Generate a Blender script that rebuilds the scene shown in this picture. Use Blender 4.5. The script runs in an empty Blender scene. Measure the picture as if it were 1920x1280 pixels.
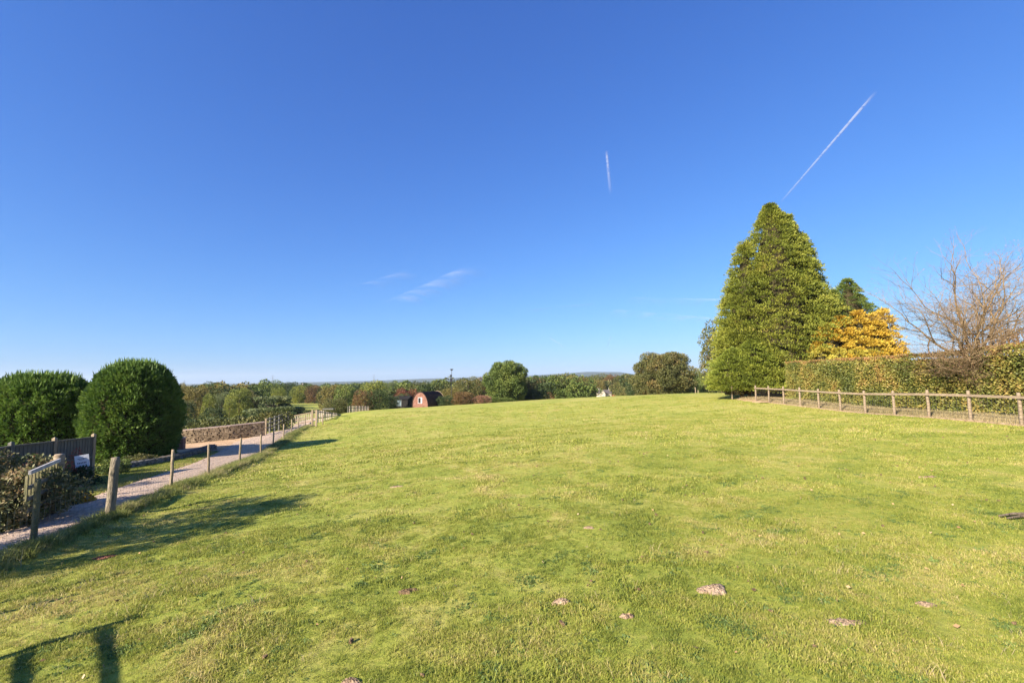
import bpy, math, random
import numpy as np
from mathutils import Matrix, Vector, Euler

rad = math.radians
C = bpy.context.scene.collection
SC = bpy.context.scene

# ---------------------------------------------------------------- camera
F_PX = 853.3
PITCH = math.atan(69.0 / F_PX)
ROLL = -0.014
cam_d = bpy.data.cameras.new('camera')
cam_d.sensor_width = 36.0
cam_d.lens = 16.0
cam_d.clip_start = 0.05
cam_d.clip_end = 400000
cam = bpy.data.objects.new('camera', cam_d)
C.objects.link(cam)
RM = Matrix.Rotation(rad(90) + PITCH, 3, 'X') @ Matrix.Rotation(ROLL, 3, 'Z')
cam.matrix_world = RM.to_4x4()
SC.camera = cam

# ---------------------------------------------------------------- light
SUN_AZ = rad(47)      # shadows fall this far to the right of straight ahead
SUN_EL = rad(27.2)
world = bpy.data.worlds.new('World')
SC.world = world
world.use_nodes = True
wn = world.node_tree.nodes
wl = world.node_tree.links
wn.clear()
sky = wn.new('ShaderNodeTexSky')
sky.sky_type = 'NISHITA'
sky.sun_disc = False
sky.sun_elevation = SUN_EL
sky.sun_rotation = math.pi + SUN_AZ       # sun stands behind the camera, to the left
sky.altitude = 100
sky.air_density = 1.0
sky.dust_density = 0.35
sky.ozone_density = 2.6
hsv = wn.new('ShaderNodeVectorMath')        # a bluer air than the model's
hsv.operation = 'MULTIPLY'
hsv.inputs[1].default_value = (.64, .88, 1.42)
bg = wn.new('ShaderNodeBackground')
bg.inputs['Strength'].default_value = 0.060
wo = wn.new('ShaderNodeOutputWorld')
wl.new(sky.outputs[0], hsv.inputs[0])
def vm(op, a, b):
    q = wn.new('ShaderNodeVectorMath'); q.operation = op
    for i, v in enumerate((a, b)):
        if isinstance(v, tuple): q.inputs[i].default_value = v
        else: wl.new(v, q.inputs[i])
    return q.outputs[0]
top_ = vm('MULTIPLY', hsv.outputs[0], (.70, .96, 1.45))
den_ = vm('ADD', vm('MULTIPLY', hsv.outputs[0], (.0, .051, .107)), (1.0, 1.0, 1.0))
wl.new(vm('DIVIDE', top_, den_), bg.inputs['Color'])
wl.new(bg.outputs[0], wo.inputs['Surface'])

sun_d = bpy.data.lights.new('sun', 'SUN')
sun_d.energy = 5.0
sun_d.angle = rad(0.55)
sun_d.color = (1.0, 0.9, 0.74)
sun = bpy.data.objects.new('sun', sun_d)
C.objects.link(sun)
SH = Vector((math.sin(SUN_AZ), math.cos(SUN_AZ), 0))          # shadow direction on the ground
LD = Vector((SH.x * math.cos(SUN_EL), SH.y * math.cos(SUN_EL), -math.sin(SUN_EL)))
sun.rotation_euler = LD.to_track_quat('-Z', 'Y').to_euler()

SC.view_settings.view_transform = 'Standard'
SC.view_settings.look = 'None'
SC.view_settings.gamma = 1
SC.view_settings.use_curve_mapping = False
SC.view_settings.exposure = 1.45
SC.render.engine = 'CYCLES'
SC.cycles.max_bounces = 6
SC.cycles.transparent_max_bounces = 16
SC.cycles.volume_bounces = 0

rng = np.random.default_rng(7)
random.seed(7)

# ---------------------------------------------------------------- measuring helpers
def ray(px, py):
    d = RM @ Vector(((px - 960) / F_PX, (640 - py) / F_PX, -1))
    return d / d.y

def P(px, py, Y):
    d = ray(px, py)
    return Vector((d.x * Y, Y, d.z * Y))

def proj(v):
    q = RM.transposed() @ Vector(v)
    return (960 + F_PX * q.x / -q.z, 640 - F_PX * q.y / -q.z)

def u_of(px, py=715):
    return ray(px, py).x

# fence lines measured on the ground
def left_line(Y):
    return -6.09 - 0.327 * Y
def right_line(Y):
    return 18.3 + 0.0277 * Y

cp = []
def cpt(x, y, z):
    cp.append((x, y, z))
def cpp(px, py, Y):
    v = P(px, py, Y)
    cpt(v.x, v.y, v.z)

LP = [(62, 1035), (206, 975), (320, 922), (390, 897), (449, 873), (488.5, 856), (512, 840), (531.5, 828),
      (546, 815), (559, 809), (572, 802)]
left_posts = []
for px, py in LP:
    u = u_of(px, py)
    Y = -6.09 / (u + 0.327)
    v = P(px, py, Y)
    left_posts.append(v)
    cpt(v.x, v.y, v.z)
cpt(-6.09 - .327 * 50, 50, -5.05)
RP = [(1902, 799), (1808, 793), (1732, 783), (1668, 778), (1614, 775.5), (1570, 769), (1530, 766), (1495, 762), (1464, 758), (1438, 755)]
right_posts = []
for i, (px, py) in enumerate(RP):
    Y = 17 + 1.94 * i
    v = P(px, py, Y)
    v.x = right_line(Y)
    right_posts.append(v)
for a in (0, 2, 4, 6, 8):
    cpt(*right_posts[a])
for a in ((0, 0, -2.2), (6, -3, -2.15), (-6, -4, -2.55), (0, -40, -1.9), (-30, -30, -3.2), (35, -30, -1.6), (45, 10, -1.8), (19, 5, -2.0),
          (0, 20, -2.82), (0, 50, -3.85), (8, 10, -2.3), (10, 25, -2.6), (60, 40, -1.8), (60, 90, -3.4), (36, 60, -2.4), (20, 42, -2.1)):
    cpt(*a)
cpp(1380, 735, 62); cpp(1240, 742, 78); cpp(1100, 749, 90); cpp(960, 757.5, 94); cpp(870, 762, 88); cpp(790, 766, 80); cpp(700, 771, 74); cpp(640, 775, 66)
# beyond the crest the land falls
cpt(30, 95, -5.5); cpt(15, 130, -8.5); cpt(-5, 135, -9.0); cpt(-20, 125, -8.8); cpt(0, 200, -11); cpt(60, 200, -9.5); cpt(-26, 100, -7.6)
# verge, yards and the left valley
cpt(-17.9, 19.5, -3.95); cpt(-15.5, 12, -3.5); cpt(-22, 27, -4.4); cpt(-30, 20, -4.3); cpt(-26.5, 36.5, -4.95); cpt(-40, 35, -5.6)
cpt(-22, 39, -4.75); cpt(-33, 60, -6.5); cpt(-50, 70, -7.6); cpt(-60, 130, -8.2); cpt(-80, 175, -8.4); cpt(-120, 120, -9); cpt(-70, 40, -7)
cpt(-150, 200, -11); cpt(120, 60, -3); cpt(150, 200, -8); cpt(-100, -20, -6); cpt(120, -60, -2); cpt(-60, -90, -4)
cp = np.array(cp, float)

def tps_fit(pts):
    n = len(pts)
    xy = pts[:, :2] / 50.0
    d = np.linalg.norm(xy[:, None] - xy[None], axis=2)
    K = np.where(d > 0, d * d * np.log(np.maximum(d, 1e-9)), 0) + np.eye(n) * 2e-4
    A = np.zeros((n + 3, n + 3))
    A[:n, :n] = K
    A[:n, n] = 1; A[:n, n + 1:] = xy
    A[n, :n] = 1; A[n + 1:, :n] = xy.T
    b = np.zeros(n + 3); b[:n] = pts[:, 2]
    return xy, np.linalg.solve(A, b)
TXY, TW = tps_fit(cp)

def sstep(a, b, x):
    t = np.clip((x - a) / (b - a), 0, 1)
    return t * t * (3 - 2 * t)

_vn = np.random.default_rng(3).random((64, 64))
def vnoise(x, y, s):
    x = np.asarray(x, float) / s + 31.7; y = np.asarray(y, float) / s + 11.3
    xi = np.floor(x).astype(int); yi = np.floor(y).astype(int)
    fx = x - xi; fy = y - yi
    fx = fx * fx * (3 - 2 * fx); fy = fy * fy * (3 - 2 * fy)
    g = lambda a, b: _vn[a % 64, b % 64]
    return (g(xi, yi) * (1 - fx) * (1 - fy) + g(xi + 1, yi) * fx * (1 - fy) + g(xi, yi + 1) * (1 - fx) * fy + g(xi + 1, yi + 1) * fx * fy) * 2 - 1

# skyline of the far hills, measured: image x -> pixels above the true horizon
sk_px = [-400, 330, 420, 520, 600, 700, 780, 860, 930, 1000, 1050, 1100, 1160, 1185, 1230, 1330, 1500, 2300]
sk_py = [724, 721, 720, 716.5, 714.5, 712, 709, 706.5, 704.5, 702, 699, 695.5, 696, 700, 700, 699, 697, 690]
sk_u, sk_e = [], []
for a, b in zip(sk_px, sk_py):
    d = ray(a, b)
    sk_u.append(d.x); sk_e.append(d.z)

def Hfar(x, y):
    r = np.hypot(x, y)
    yy = np.maximum(y, 0.25 * r + 1)
    u = x / yy
    e = np.interp(u, sk_u, sk_e)
    base = -9.5 - 16 * sstep(150, 1300, r) + 3.0 * vnoise(x, y, 260) * sstep(200, 700, r) + 8 * vnoise(x, y, 900) * sstep(800, 2500, r)
    ridge = e * yy - 9 + 5 * vnoise(x, y, 420)
    w = np.exp(-((r - 5600) / 1100.0) ** 2)
    w2 = 0.55 * np.exp(-((r - 3300) / 500.0) ** 2)
    mid = (e - 0.004) * yy - 8 + 6 * vnoise(x, y, 500)
    z = base + (ridge - base) * w
    return z * (1 - w2) + mid * w2

def H(x, y):
    x = np.asarray(x, float); y = np.asarray(y, float)
    sh = np.broadcast(x, y).shape
    xf = np.broadcast_to(x, sh).ravel(); yf = np.broadcast_to(y, sh).ravel()
    r = np.hypot(xf, yf)
    out = Hfar(xf, yf)
    near = r < 330
    if near.any():
        q = np.stack([xf[near], yf[near]], 1) / 50.0
        z = np.zeros(len(q))
        for s in range(0, len(q), 20000):
            qq = q[s:s + 20000]
            d = np.linalg.norm(qq[:, None] - TXY[None], axis=2)
            K = np.where(d > 0, d * d * np.log(np.maximum(d, 1e-9)), 0)
            z[s:s + 20000] = K @ TW[:len(TXY)] + TW[len(TXY)] + qq @ TW[len(TXY) + 1:]
        w = sstep(150, 320, r[near])
        zn = z * (1 - w) + out[near] * w
        # small ridge of turf under the left fence, gentle hummocks in the field
        off = xf[near] - left_line(yf[near])
        yy = yf[near]
        zn += 0.10 * np.exp(-((off - 0.25) / 0.45) ** 2) * sstep(-2, 4, yy) * (1 - sstep(50, 60, yy))
        fld = sstep(0.5, 3, off) * (1 - sstep(-1.5, -0.2, xf[near] - right_line(yy)))
        zn += fld * (0.035 * vnoise(xf[near], yy, 2.3) + 0.014 * vnoise(xf[near], yy, 0.7)) * (1 - sstep(60, 100, r[near]))
        out[near] = zn
    out = out.reshape(sh)
    return float(out) if out.shape == () else out

def on_ground(px, py, y0=2.0, y1=400.0):
    """the ground point seen at a photo pixel"""
    d = ray(px, py)
    ys = np.geomspace(y0, y1, 900)
    g = H(d.x * ys, ys) - d.z * ys
    k = np.argmax(g > 0)
    Y = ys[k]
    return Vector((d.x * Y, Y, H(d.x * Y, Y)))

# ---------------------------------------------------------------- mesh helpers
def tag(o, label=None, cat=None, group=None, kind=None):
    if label: o['label'] = label
    if cat: o['category'] = cat
    if group: o['group'] = group
    if kind: o['kind'] = kind
    return o

def empty(name, loc, rz=0, label=None, cat=None, group=None):
    o = bpy.data.objects.new(name, None)
    o.empty_display_size = 0.2
    C.objects.link(o)
    o.location = loc
    o.rotation_euler = (0, 0, rz)
    return tag(o, label, cat, group)

def link(name, me, mat=None, parent=None, loc=None):
    o = bpy.data.objects.new(name, me)
    C.objects.link(o)
    if mat is not None and len(me.materials) == 0:
        me.materials.append(mat)
    if parent: o.parent = parent
    if loc is not None: o.location = loc
    return o

def np_mesh(name, V, F, attr=None, smooth=False, mats=None, mi=None):
    """V (n,3); F (m,k) all faces with k corners"""
    V = np.asarray(V, np.float32); F = np.asarray(F, np.int32)
    me = bpy.data.meshes.new(name)
    me.vertices.add(len(V)); me.vertices.foreach_set('co', V.ravel())
    m, k = F.shape
    me.loops.add(m * k); me.loops.foreach_set('vertex_index', F.ravel())
    me.polygons.add(m)
    me.polygons.foreach_set('loop_start', np.arange(m, dtype=np.int32) * k)
    me.polygons.foreach_set('loop_total', np.full(m, k, np.int32))
    if mi is not None: me.polygons.foreach_set('material_index', np.asarray(mi, np.int32))
    me.update(calc_edges=True)
    me.polygons.foreach_set('use_smooth', np.full(m, smooth, bool))
    if attr is not None:
        a = me.attributes.new('tint', 'FLOAT', 'POINT')
        a.data.foreach_set('value', np.asarray(attr, np.float32))
    if mats:
        for q in mats: me.materials.append(q)
    me.validate()
    return me

class MB:
    """collects boxes, tubes and free polygons into one mesh"""
    def __init__(s):
        s.v, s.f, s.m = [], [], []
    def poly(s, pts, faces, mi=0):
        b = len(s.v)
        s.v += [tuple(p) for p in pts]
        s.f += [tuple(b + i for i in f) for f in faces]
        s.m += [mi] * len(faces)
        return s
    def box(s, c, size, rz=0, mi=0, M=None, jit=0):
        c = Vector(c)
        hx, hy, hz = size[0] / 2, size[1] / 2, size[2] / 2
        R = M if M is not None else Matrix.Rotation(rz, 3, 'Z')
        pts = []
        for z in (-hz, hz):
            for x, y in ((-hx, -hy), (hx, -hy), (hx, hy), (-hx, hy)):
                j = Vector((random.uniform(-jit, jit) * size[0], random.uniform(-jit, jit) * size[1], random.uniform(-jit, jit) * size[2])) if jit else Vector()
                pts.append(c + R @ (Vector((x, y, z)) + j))
        return s.poly(pts, [(3, 2, 1, 0), (4, 5, 6, 7), (0, 1, 5, 4), (1, 2, 6, 5), (2, 3, 7, 6), (3, 0, 4, 7)], mi)
    def beam(s, a, b, w, h, mi=0, up=(0, 0, 1)):
        a = Vector(a); b = Vector(b); d = b - a
        L = d.length
        x = d.normalized(); upv = Vector(up)
        y = upv.cross(x)
        if y.length < 1e-4: y = Vector((0, 1, 0)).cross(x)
        y.normalize(); z = x.cross(y)
        M = Matrix((x, y, z)).transposed()
        return s.box((a + b) / 2, (L, w, h), M=M, mi=mi)
    def tube(s, pts, rs, n=6, cap=True, mi=0):
        pts = [Vector(p) for p in pts]
        base = len(s.v)
        ref = Vector((0.3, 1, 0.13))
        for i, p in enumerate(pts):
            d = (pts[min(i + 1, len(pts) - 1)] - pts[max(i - 1, 0)]).normalized()
            a = d.cross(ref)
            if a.length < 0.1: a = d.cross(Vector((1, 0, 0)))
            a.normalize(); b = d.cross(a)
            for k in range(n):
                t = 2 * math.pi * k / n
                s.v.append(tuple(p + (a * math.cos(t) + b * math.sin(t)) * rs[i]))
        for i in range(len(pts) - 1):
            for k in range(n):
                k2 = (k + 1) % n
                s.f.append((base + i * n + k, base + i * n + k2, base + (i + 1) * n + k2, base + (i + 1) * n + k)); s.m.append(mi)
        if cap:
            s.f.append(tuple(base + k for k in range(n))[::-1]); s.m.append(mi)
            e = base + (len(pts) - 1) * n
            s.f.append(tuple(e + k for k in range(n))); s.m.append(mi)
        return s
    def mesh(s, name='m', smooth=False):
        me = bpy.data.meshes.new(name)
        me.from_pydata(s.v, [], s.f)
        me.polygons.foreach_set('material_index', s.m)
        if smooth: me.polygons.foreach_set('use_smooth', [True] * len(s.f))
        me.update()
        return me
    def build(s, name, mat, parent=None, smooth=False, loc=None):
        me = s.mesh(name, smooth)
        for q in (mat if isinstance(mat, (list, tuple)) else [mat]): me.materials.append(q)
        return link(name, me, None, parent, loc)

# ---------------------------------------------------------------- materials
def new_mat(name):
    m = bpy.data.materials.new(name)
    m.use_nodes = True
    nt = m.node_tree
    nt.nodes.clear()
    return m, nt.nodes, nt.links

def ramp(nodes, stops, interp='LINEAR'):
    r = nodes.new('ShaderNodeValToRGB')
    e = r.color_ramp.elements
    while len(e) > 1: e.remove(e[-1])
    e[0].position = stops[0][0]; e[0].color = (*stops[0][1], 1)
    for p, c in stops[1:]:
        q = e.new(p); q.color = (*c, 1)
    r.color_ramp.interpolation = interp
    return r

def rough_mat(name, cols, scale=8, rough=0.85, bump=0.3, detail=6, stretch=None, coord='Object', dist=0.0, bscale=None, spec=0.3, metal=0.0, rnd=0.0):
    """noise between the listed colours, with matching relief"""
    m, n, l = new_mat(name)
    tc = n.new('ShaderNodeTexCoord')
    mp = n.new('ShaderNodeMapping')
    if stretch: mp.inputs['Scale'].default_value = stretch
    src = n.new('ShaderNodeNewGeometry').outputs['Position'] if coord == 'World' else tc.outputs[coord]
    l.new(src, mp.inputs[0])
    nz = n.new('ShaderNodeTexNoise'); nz.inputs['Scale'].default_value = scale; nz.inputs['Detail'].default_value = detail
    nz.inputs['Roughness'].default_value = 0.62; nz.inputs['Distortion'].default_value = dist
    l.new(mp.outputs[0], nz.inputs['Vector'])
    k = len(cols)
    r = ramp(n, [(0.3 + 0.4 * i / max(1, k - 1), c) for i, c in enumerate(cols)])
    l.new(nz.outputs[0], r.inputs[0])
    b = n.new('ShaderNodeBsdfPrincipled')
    b.inputs['Roughness'].default_value = rough
    b.inputs['Specular IOR Level'].default_value = spec
    b.inputs['Metallic'].default_value = metal
    col = r.outputs[0]
    if rnd:
        oi = n.new('ShaderNodeObjectInfo')
        mr = n.new('ShaderNodeMapRange'); mr.inputs[3].default_value = 1 - rnd; mr.inputs[4].default_value = 1 + rnd
        l.new(oi.outputs['Random'], mr.inputs[0])
        mx = n.new('ShaderNodeVectorMath'); mx.operation = 'SCALE'
        l.new(col, mx.inputs[0]); l.new(mr.outputs[0], mx.inputs['Scale'])
        col = mx.outputs[0]
    l.new(col, b.inputs['Base Color'])
    if bump:
        nb = n.new('ShaderNodeTexNoise'); nb.inputs['Scale'].default_value = bscale or scale * 3; nb.inputs['Detail'].default_value = 5
        l.new(mp.outputs[0], nb.inputs['Vector'])
        bp = n.new('ShaderNodeBump'); bp.inputs['Strength'].default_value = bump; bp.inputs['Distance'].default_value = 0.05
        l.new(nb.outputs[0], bp.inputs['Height']); l.new(bp.outputs[0], b.inputs['Normal'])
    o = n.new('ShaderNodeOutputMaterial'); l.new(b.outputs[0], o.inputs[0])
    return m

def leaf_mat(name, stops, trans=0.35, nscale=0.6, nmix=0.45, rough=0.6, coord='World', spec=0.25, zramp=None):
    """foliage: each leaf's own tint blended with larger drifts of colour"""
    m, n, l = new_mat(name)
    at = n.new('ShaderNodeAttribute'); at.attribute_name = 'tint'
    if coord == 'World':
        src = n.new('ShaderNodeNewGeometry').outputs['Position']
    else:
        src = n.new('ShaderNodeTexCoord').outputs['Object']
    nz = n.new('ShaderNodeTexNoise'); nz.inputs['Scale'].default_value = nscale; nz.inputs['Detail'].default_value = 4
    l.new(src, nz.inputs['Vector'])
    st = n.new('ShaderNodeMapRange'); st.inputs[1].default_value = 0.3; st.inputs[2].default_value = 0.7
    l.new(nz.outputs[0], st.inputs[0])
    mx = n.new('ShaderNodeMix'); mx.data_type = 'FLOAT'
    mx.inputs[0].default_value = nmix
    l.new(at.outputs['Fac'], mx.inputs[2]); l.new(st.outputs[0], mx.inputs[3])
    r = ramp(n, stops)
    l.new(mx.outputs[0], r.inputs[0])
    b = n.new('ShaderNodeBsdfPrincipled'); b.inputs['Roughness'].default_value = rough
    b.inputs['Specular IOR Level'].default_value = spec
    l.new(r.outputs[0], b.inputs['Base Color'])
    t = n.new('ShaderNodeBsdfTranslucent')
    l.new(r.outputs[0], t.inputs['Color'])
    ms = n.new('ShaderNodeMixShader'); ms.inputs[0].default_value = trans
    l.new(b.outputs[0], ms.inputs[1]); l.new(t.outputs[0], ms.inputs[2])
    o = n.new('ShaderNodeOutputMaterial'); l.new(ms.outputs[0], o.inputs[0])
    return m

M = {}
M['post'] = rough_mat('weathered_post', [(.17, .12, .075), (.30, .23, .15), (.38, .31, .22)], 9, stretch=(3, 3, .35), bump=.5, rnd=.12)
M['post_old'] = rough_mat('lichened_post', [(.10, .085, .055), (.22, .18, .125), (.33, .28, .21)], 7, stretch=(3, 3, .5), bump=.8, rnd=.1)
M['post_green'] = rough_mat('mossy_post', [(.07, .075, .035), (.13, .12, .06), (.18, .15, .09)], 7, stretch=(3, 3, .5), bump=.6)
M['rail'] = rough_mat('pale_sawn_rail', [(.15, .11, .07), (.27, .20, .135), (.34, .27, .19)], 9, stretch=(.5, .5, 3), bump=.4, rnd=.08)
M['pale'] = rough_mat('bleached_timber', [(.28, .23, .19), (.42, .36, .31)], 5, bump=.4, rnd=.15)
M['greywood'] = rough_mat('grey_board', [(.075, .075, .06), (.125, .12, .10), (.17, .16, .14)], 5, stretch=(3, 3, .4), bump=.5, rnd=.1)
M['whitewood'] = rough_mat('flaking_white_rail', [(.26, .24, .24), (.38, .36, .36), (.48, .46, .46)], 6, bump=.3)
M['wire'] = rough_mat('galvanised_wire', [(.16, .17, .18), (.30, .31, .33)], 6, rough=.45, metal=.8, bump=0)
M['wiredark'] = rough_mat('dull_old_wire', [(.03, .03, .03), (.07, .065, .06)], 6, rough=.8, bump=0)
M['gravel'] = rough_mat('drive_gravel', [(.30, .205, .145), (.45, .33, .245), (.62, .49, .38)], 9, bump=1.0, bscale=30, coord='World', detail=10, rough=.95)
M['sand'] = rough_mat('tan_hoggin', [(.34, .21, .11), (.46, .30, .17), (.53, .37, .22)], 1.2, bump=.6, bscale=14, coord='World', rough=.95)
M['stone'] = rough_mat('field_stone', [(.10, .075, .045), (.22, .165, .105), (.37, .29, .205)], 3.2, bump=.8, bscale=16, coord='World', detail=8)
M['coping'] = rough_mat('coping_stone', [(.30, .22, .18), (.42, .32, .26)], 6, bump=.5)
M['mortar'] = rough_mat('wall_core', [(.09, .07, .05), (.15, .115, .085)], 8, bump=.5)
M['brick'] = rough_mat('pink_brick', [(.17, .075, .052), (.26, .125, .09), (.34, .19, .145)], 3, bump=.4, rnd=.15)
M['tin'] = rough_mat('rusty_roof_sheet', [(.025, .015, .013), (.05, .026, .02), (.08, .042, .028)], 2, bump=.3, rough=.75)
M['dark'] = rough_mat('black_timber', [(.008, .007, .006), (.016, .014, .012)], 6, bump=.3)
M['void'] = rough_mat('dark_opening', [(.012, .010, .010), (.02, .018, .016)], 3, bump=0)
M['white'] = rough_mat('white_paint', [(.72, .72, .73), (.82, .82, .83)], 4, bump=.05, rough=.5)
M['ink'] = rough_mat('faded_lettering', [(.10, .10, .13), (.2, .2, .24)], 20, bump=0)
M['redink'] = rough_mat('red_lettering', [(.5, .08, .06), (.55, .12, .09)], 20, bump=0)
M['pane'] = rough_mat('old_pane', [(.13, .17, .20), (.20, .25, .28)], 2, bump=0, rough=.25, spec=.6)
M['slate'] = rough_mat('slate_roof', [(.07, .06, .06), (.12, .105, .10)], 3, bump=.3)
M['render'] = rough_mat('cream_wall', [(.5, .42, .35), (.6, .52, .44)], 3, bump=.1)
M['redroof'] = rough_mat('red_tile', [(.38, .11, .06), (.48, .17, .10)], 3, bump=.2)
M['steel'] = rough_mat('pylon_steel', [(.22, .24, .28), (.3, .32, .36)], 3, bump=0, metal=.2)
M['black'] = rough_mat('black_metal', [(.015, .015, .018), (.03, .03, .035)], 3, bump=0, rough=.5)
M['twigshade'] = rough_mat('twig_shade', [(.018, .016, .008), (.04, .034, .016), (.07, .055, .03)], 3, bump=.8, rough=1, spec=.05)  # inner twig tone with the shade inside the foliage put into the colour
M['bark'] = rough_mat('bark', [(.06, .045, .03), (.13, .10, .07), (.19, .15, .11)], 4, stretch=(2, 2, .5), bump=.8)
M['palebark'] = rough_mat('pale_bark', [(.10, .068, .036), (.19, .13, .07), (.27, .19, .11)], 3, bump=.6, coord='World')
M['clod'] = rough_mat('earth_crumb', [(.14, .085, .045), (.26, .17, .09)], 30, bump=.8)
M['soil'] = rough_mat('bare_soil', [(.22, .14, .085), (.36, .25, .165), (.46, .34, .24)], 9, bump=1.0, bscale=40, coord='World')
M['redsoil'] = rough_mat('rusty_leaf_litter', [(.16, .06, .035), (.30, .12, .07)], 14, bump=1.0, bscale=40, coord='World')
M['greystone'] = rough_mat('grey_stone', [(.05, .05, .035), (.12, .115, .10), (.26, .25, .25)], 5, bump=.7)

# ground: grass, with hues that drift, and fields and woods far off
def ground_mat():
    m, n, l = new_mat('pasture')
    g = n.new('ShaderNodeNewGeometry')
    def noise(sc, det=5, rgh=.6, dist=0):
        q = n.new('ShaderNodeTexNoise'); q.inputs['Scale'].default_value = sc; q.inputs['Detail'].default_value = det
        q.inputs['Roughness'].default_value = rgh; q.inputs['Distortion'].default_value = dist
        l.new(g.outputs['Position'], q.inputs['Vector']); return q
    def mixc(fac, a, b):
        q = n.new('ShaderNodeMix'); q.data_type = 'RGBA'
        for s, v in ((0, fac), (6, a), (7, b)):
            if isinstance(v, tuple): q.inputs[s].default_value = (*v, 1)
            elif isinstance(v, float): q.inputs[s].default_value = v
            else: l.new(v, q.inputs[s])
        return q.outputs[2]
    def rng_(src, a, b, c=0., d=1.):
        q = n.new('ShaderNodeMapRange'); q.inputs[1].default_value = a; q.inputs[2].default_value = b
        q.inputs[3].default_value = c; q.inputs[4].default_value = d
        l.new(src, q.inputs[0]); return q.outputs[0]
    fine = noise(9, 8, .7); mid = noise(.8, 6, .65, .6); big = noise(.09, 4, .6, .8)
    base = ramp(n, [(.30, GR['deep']), (.44, GR['green']), (.55, GR['lime']), (.68, GR['straw'])])
    l.new(fine.outputs[0], base.inputs[0])
    tone = ramp(n, [(.36, GR['green']), (.5, GR['lime']), (.64, GR['straw'])])
    l.new(mid.outputs[0], tone.inputs[0])
    c1 = mixc(.5, base.outputs[0], tone.outputs[0])
    c2 = mixc(rng_(big.outputs[0], .45, .65, 0, .42), c1, GR['straw'])
    # far off: a patchwork of woods and fields
    sep = n.new('ShaderNodeSeparateXYZ'); l.new(g.outputs['Position'], sep.inputs[0])
    ln = n.new('ShaderNodeVectorMath'); ln.operation = 'LENGTH'; l.new(g.outputs['Position'], ln.inputs[0])
    vo = n.new('ShaderNodeTexVoronoi'); vo.inputs['Scale'].default_value = .0045
    l.new(g.outputs['Position'], vo.inputs['Vector'])
    vs = n.new('ShaderNodeSeparateColor'); l.new(vo.outputs['Color'], vs.inputs[0])
    fields = ramp(n, [(.0, (.035, .05, .022)), (.62, (.04, .055, .025)), (.63, (.12, .15, .05)), (.82, (.19, .17, .09)), (1, (.09, .12, .045))], 'LINEAR')
    l.new(vs.outputs[0], fields.inputs[0])
    wood = noise(.03, 6, .7)
    farc = mixc(rng_(wood.outputs[0], .40, .50), fields.outputs[0], (.035, .05, .022))
    isfar = rng_(ln.outputs['Value'], 230, 420)
    c3 = mixc(isfar, c2, farc)
    b = n.new('ShaderNodeBsdfPrincipled'); b.inputs['Roughness'].default_value = .9; b.inputs['Specular IOR Level'].default_value = .12
    l.new(c3, b.inputs['Base Color'])
    bn = noise(14, 8, .75)
    bp = n.new('ShaderNodeBump'); bp.inputs['Strength'].default_value = .8; bp.inputs['Distance'].default_value = .05
    l.new(bn.outputs[0], bp.inputs['Height']); l.new(bp.outputs[0], b.inputs['Normal'])
    o = n.new('ShaderNodeOutputMaterial'); l.new(b.outputs[0], o.inputs[0])
    return m
GR = dict(deep=(.10, .13, .022), green=(.20, .24, .038), lime=(.30, .315, .052), straw=(.47, .39, .125))
M['ground'] = ground_mat()

def blade_mat(name, stops, trans=.35):
    m, n, l = new_mat(name)
    g = n.new('ShaderNodeNewGeometry')
    oi = n.new('ShaderNodeObjectInfo')
    mid = n.new('ShaderNodeTexNoise'); mid.inputs['Scale'].default_value = .8; mid.inputs['Detail'].default_value = 6
    mid.inputs['Roughness'].default_value = .65; mid.inputs['Distortion'].default_value = .6
    l.new(g.outputs['Position'], mid.inputs['Vector'])
    st = n.new('ShaderNodeMapRange'); st.inputs[1].default_value = .3; st.inputs[2].default_value = .7
    l.new(mid.outputs[0], st.inputs[0])
    at = n.new('ShaderNodeAttribute'); at.attribute_name = 'tint'
    a1 = n.new('ShaderNodeMix'); a1.data_type = 'FLOAT'; a1.inputs[0].default_value = .5
    l.new(oi.outputs['Random'], a1.inputs[2]); l.new(at.outputs['Fac'], a1.inputs[3])
    a2 = n.new('ShaderNodeMix'); a2.data_type = 'FLOAT'; a2.inputs[0].default_value = .45
    l.new(a1.outputs[0], a2.inputs[2]); l.new(st.outputs[0], a2.inputs[3])
    bg_ = n.new('ShaderNodeTexNoise'); bg_.inputs['Scale'].default_value = .16; bg_.inputs['Detail'].default_value = 5; bg_.inputs['Distortion'].default_value = .8
    l.new(g.outputs['Position'], bg_.inputs['Vector'])
    bm = n.new('ShaderNodeMapRange'); bm.inputs[1].default_value = .35; bm.inputs[2].default_value = .68; bm.inputs[3].default_value = -.06; bm.inputs[4].default_value = .17
    l.new(bg_.outputs[0], bm.inputs[0])
    a3 = n.new('ShaderNodeMath'); a3.operation = 'ADD'; l.new(a2.outputs[0], a3.inputs[0]); l.new(bm.outputs[0], a3.inputs[1])
    r = ramp(n, stops); l.new(a3.outputs[0], r.inputs[0])
    b = n.new('ShaderNodeBsdfPrincipled'); b.inputs['Roughness'].default_value = .55; b.inputs['Specular IOR Level'].default_value = .3
    l.new(r.outputs[0], b.inputs['Base Color'])
    t = n.new('ShaderNodeBsdfTranslucent'); l.new(r.outputs[0], t.inputs['Color'])
    ms = n.new('ShaderNodeMixShader'); ms.inputs[0].default_value = trans
    l.new(b.outputs[0], ms.inputs[1]); l.new(t.outputs[0], ms.inputs[2])
    o = n.new('ShaderNodeOutputMaterial'); l.new(ms.outputs[0], o.inputs[0])
    return m
M['blade'] = blade_mat('grass_blade', [(.12, GR['deep']), (.35, GR['green']), (.52, GR['lime']), (.68, (.37, .34, .09)), (.84, (.50, .40, .17))])
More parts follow.
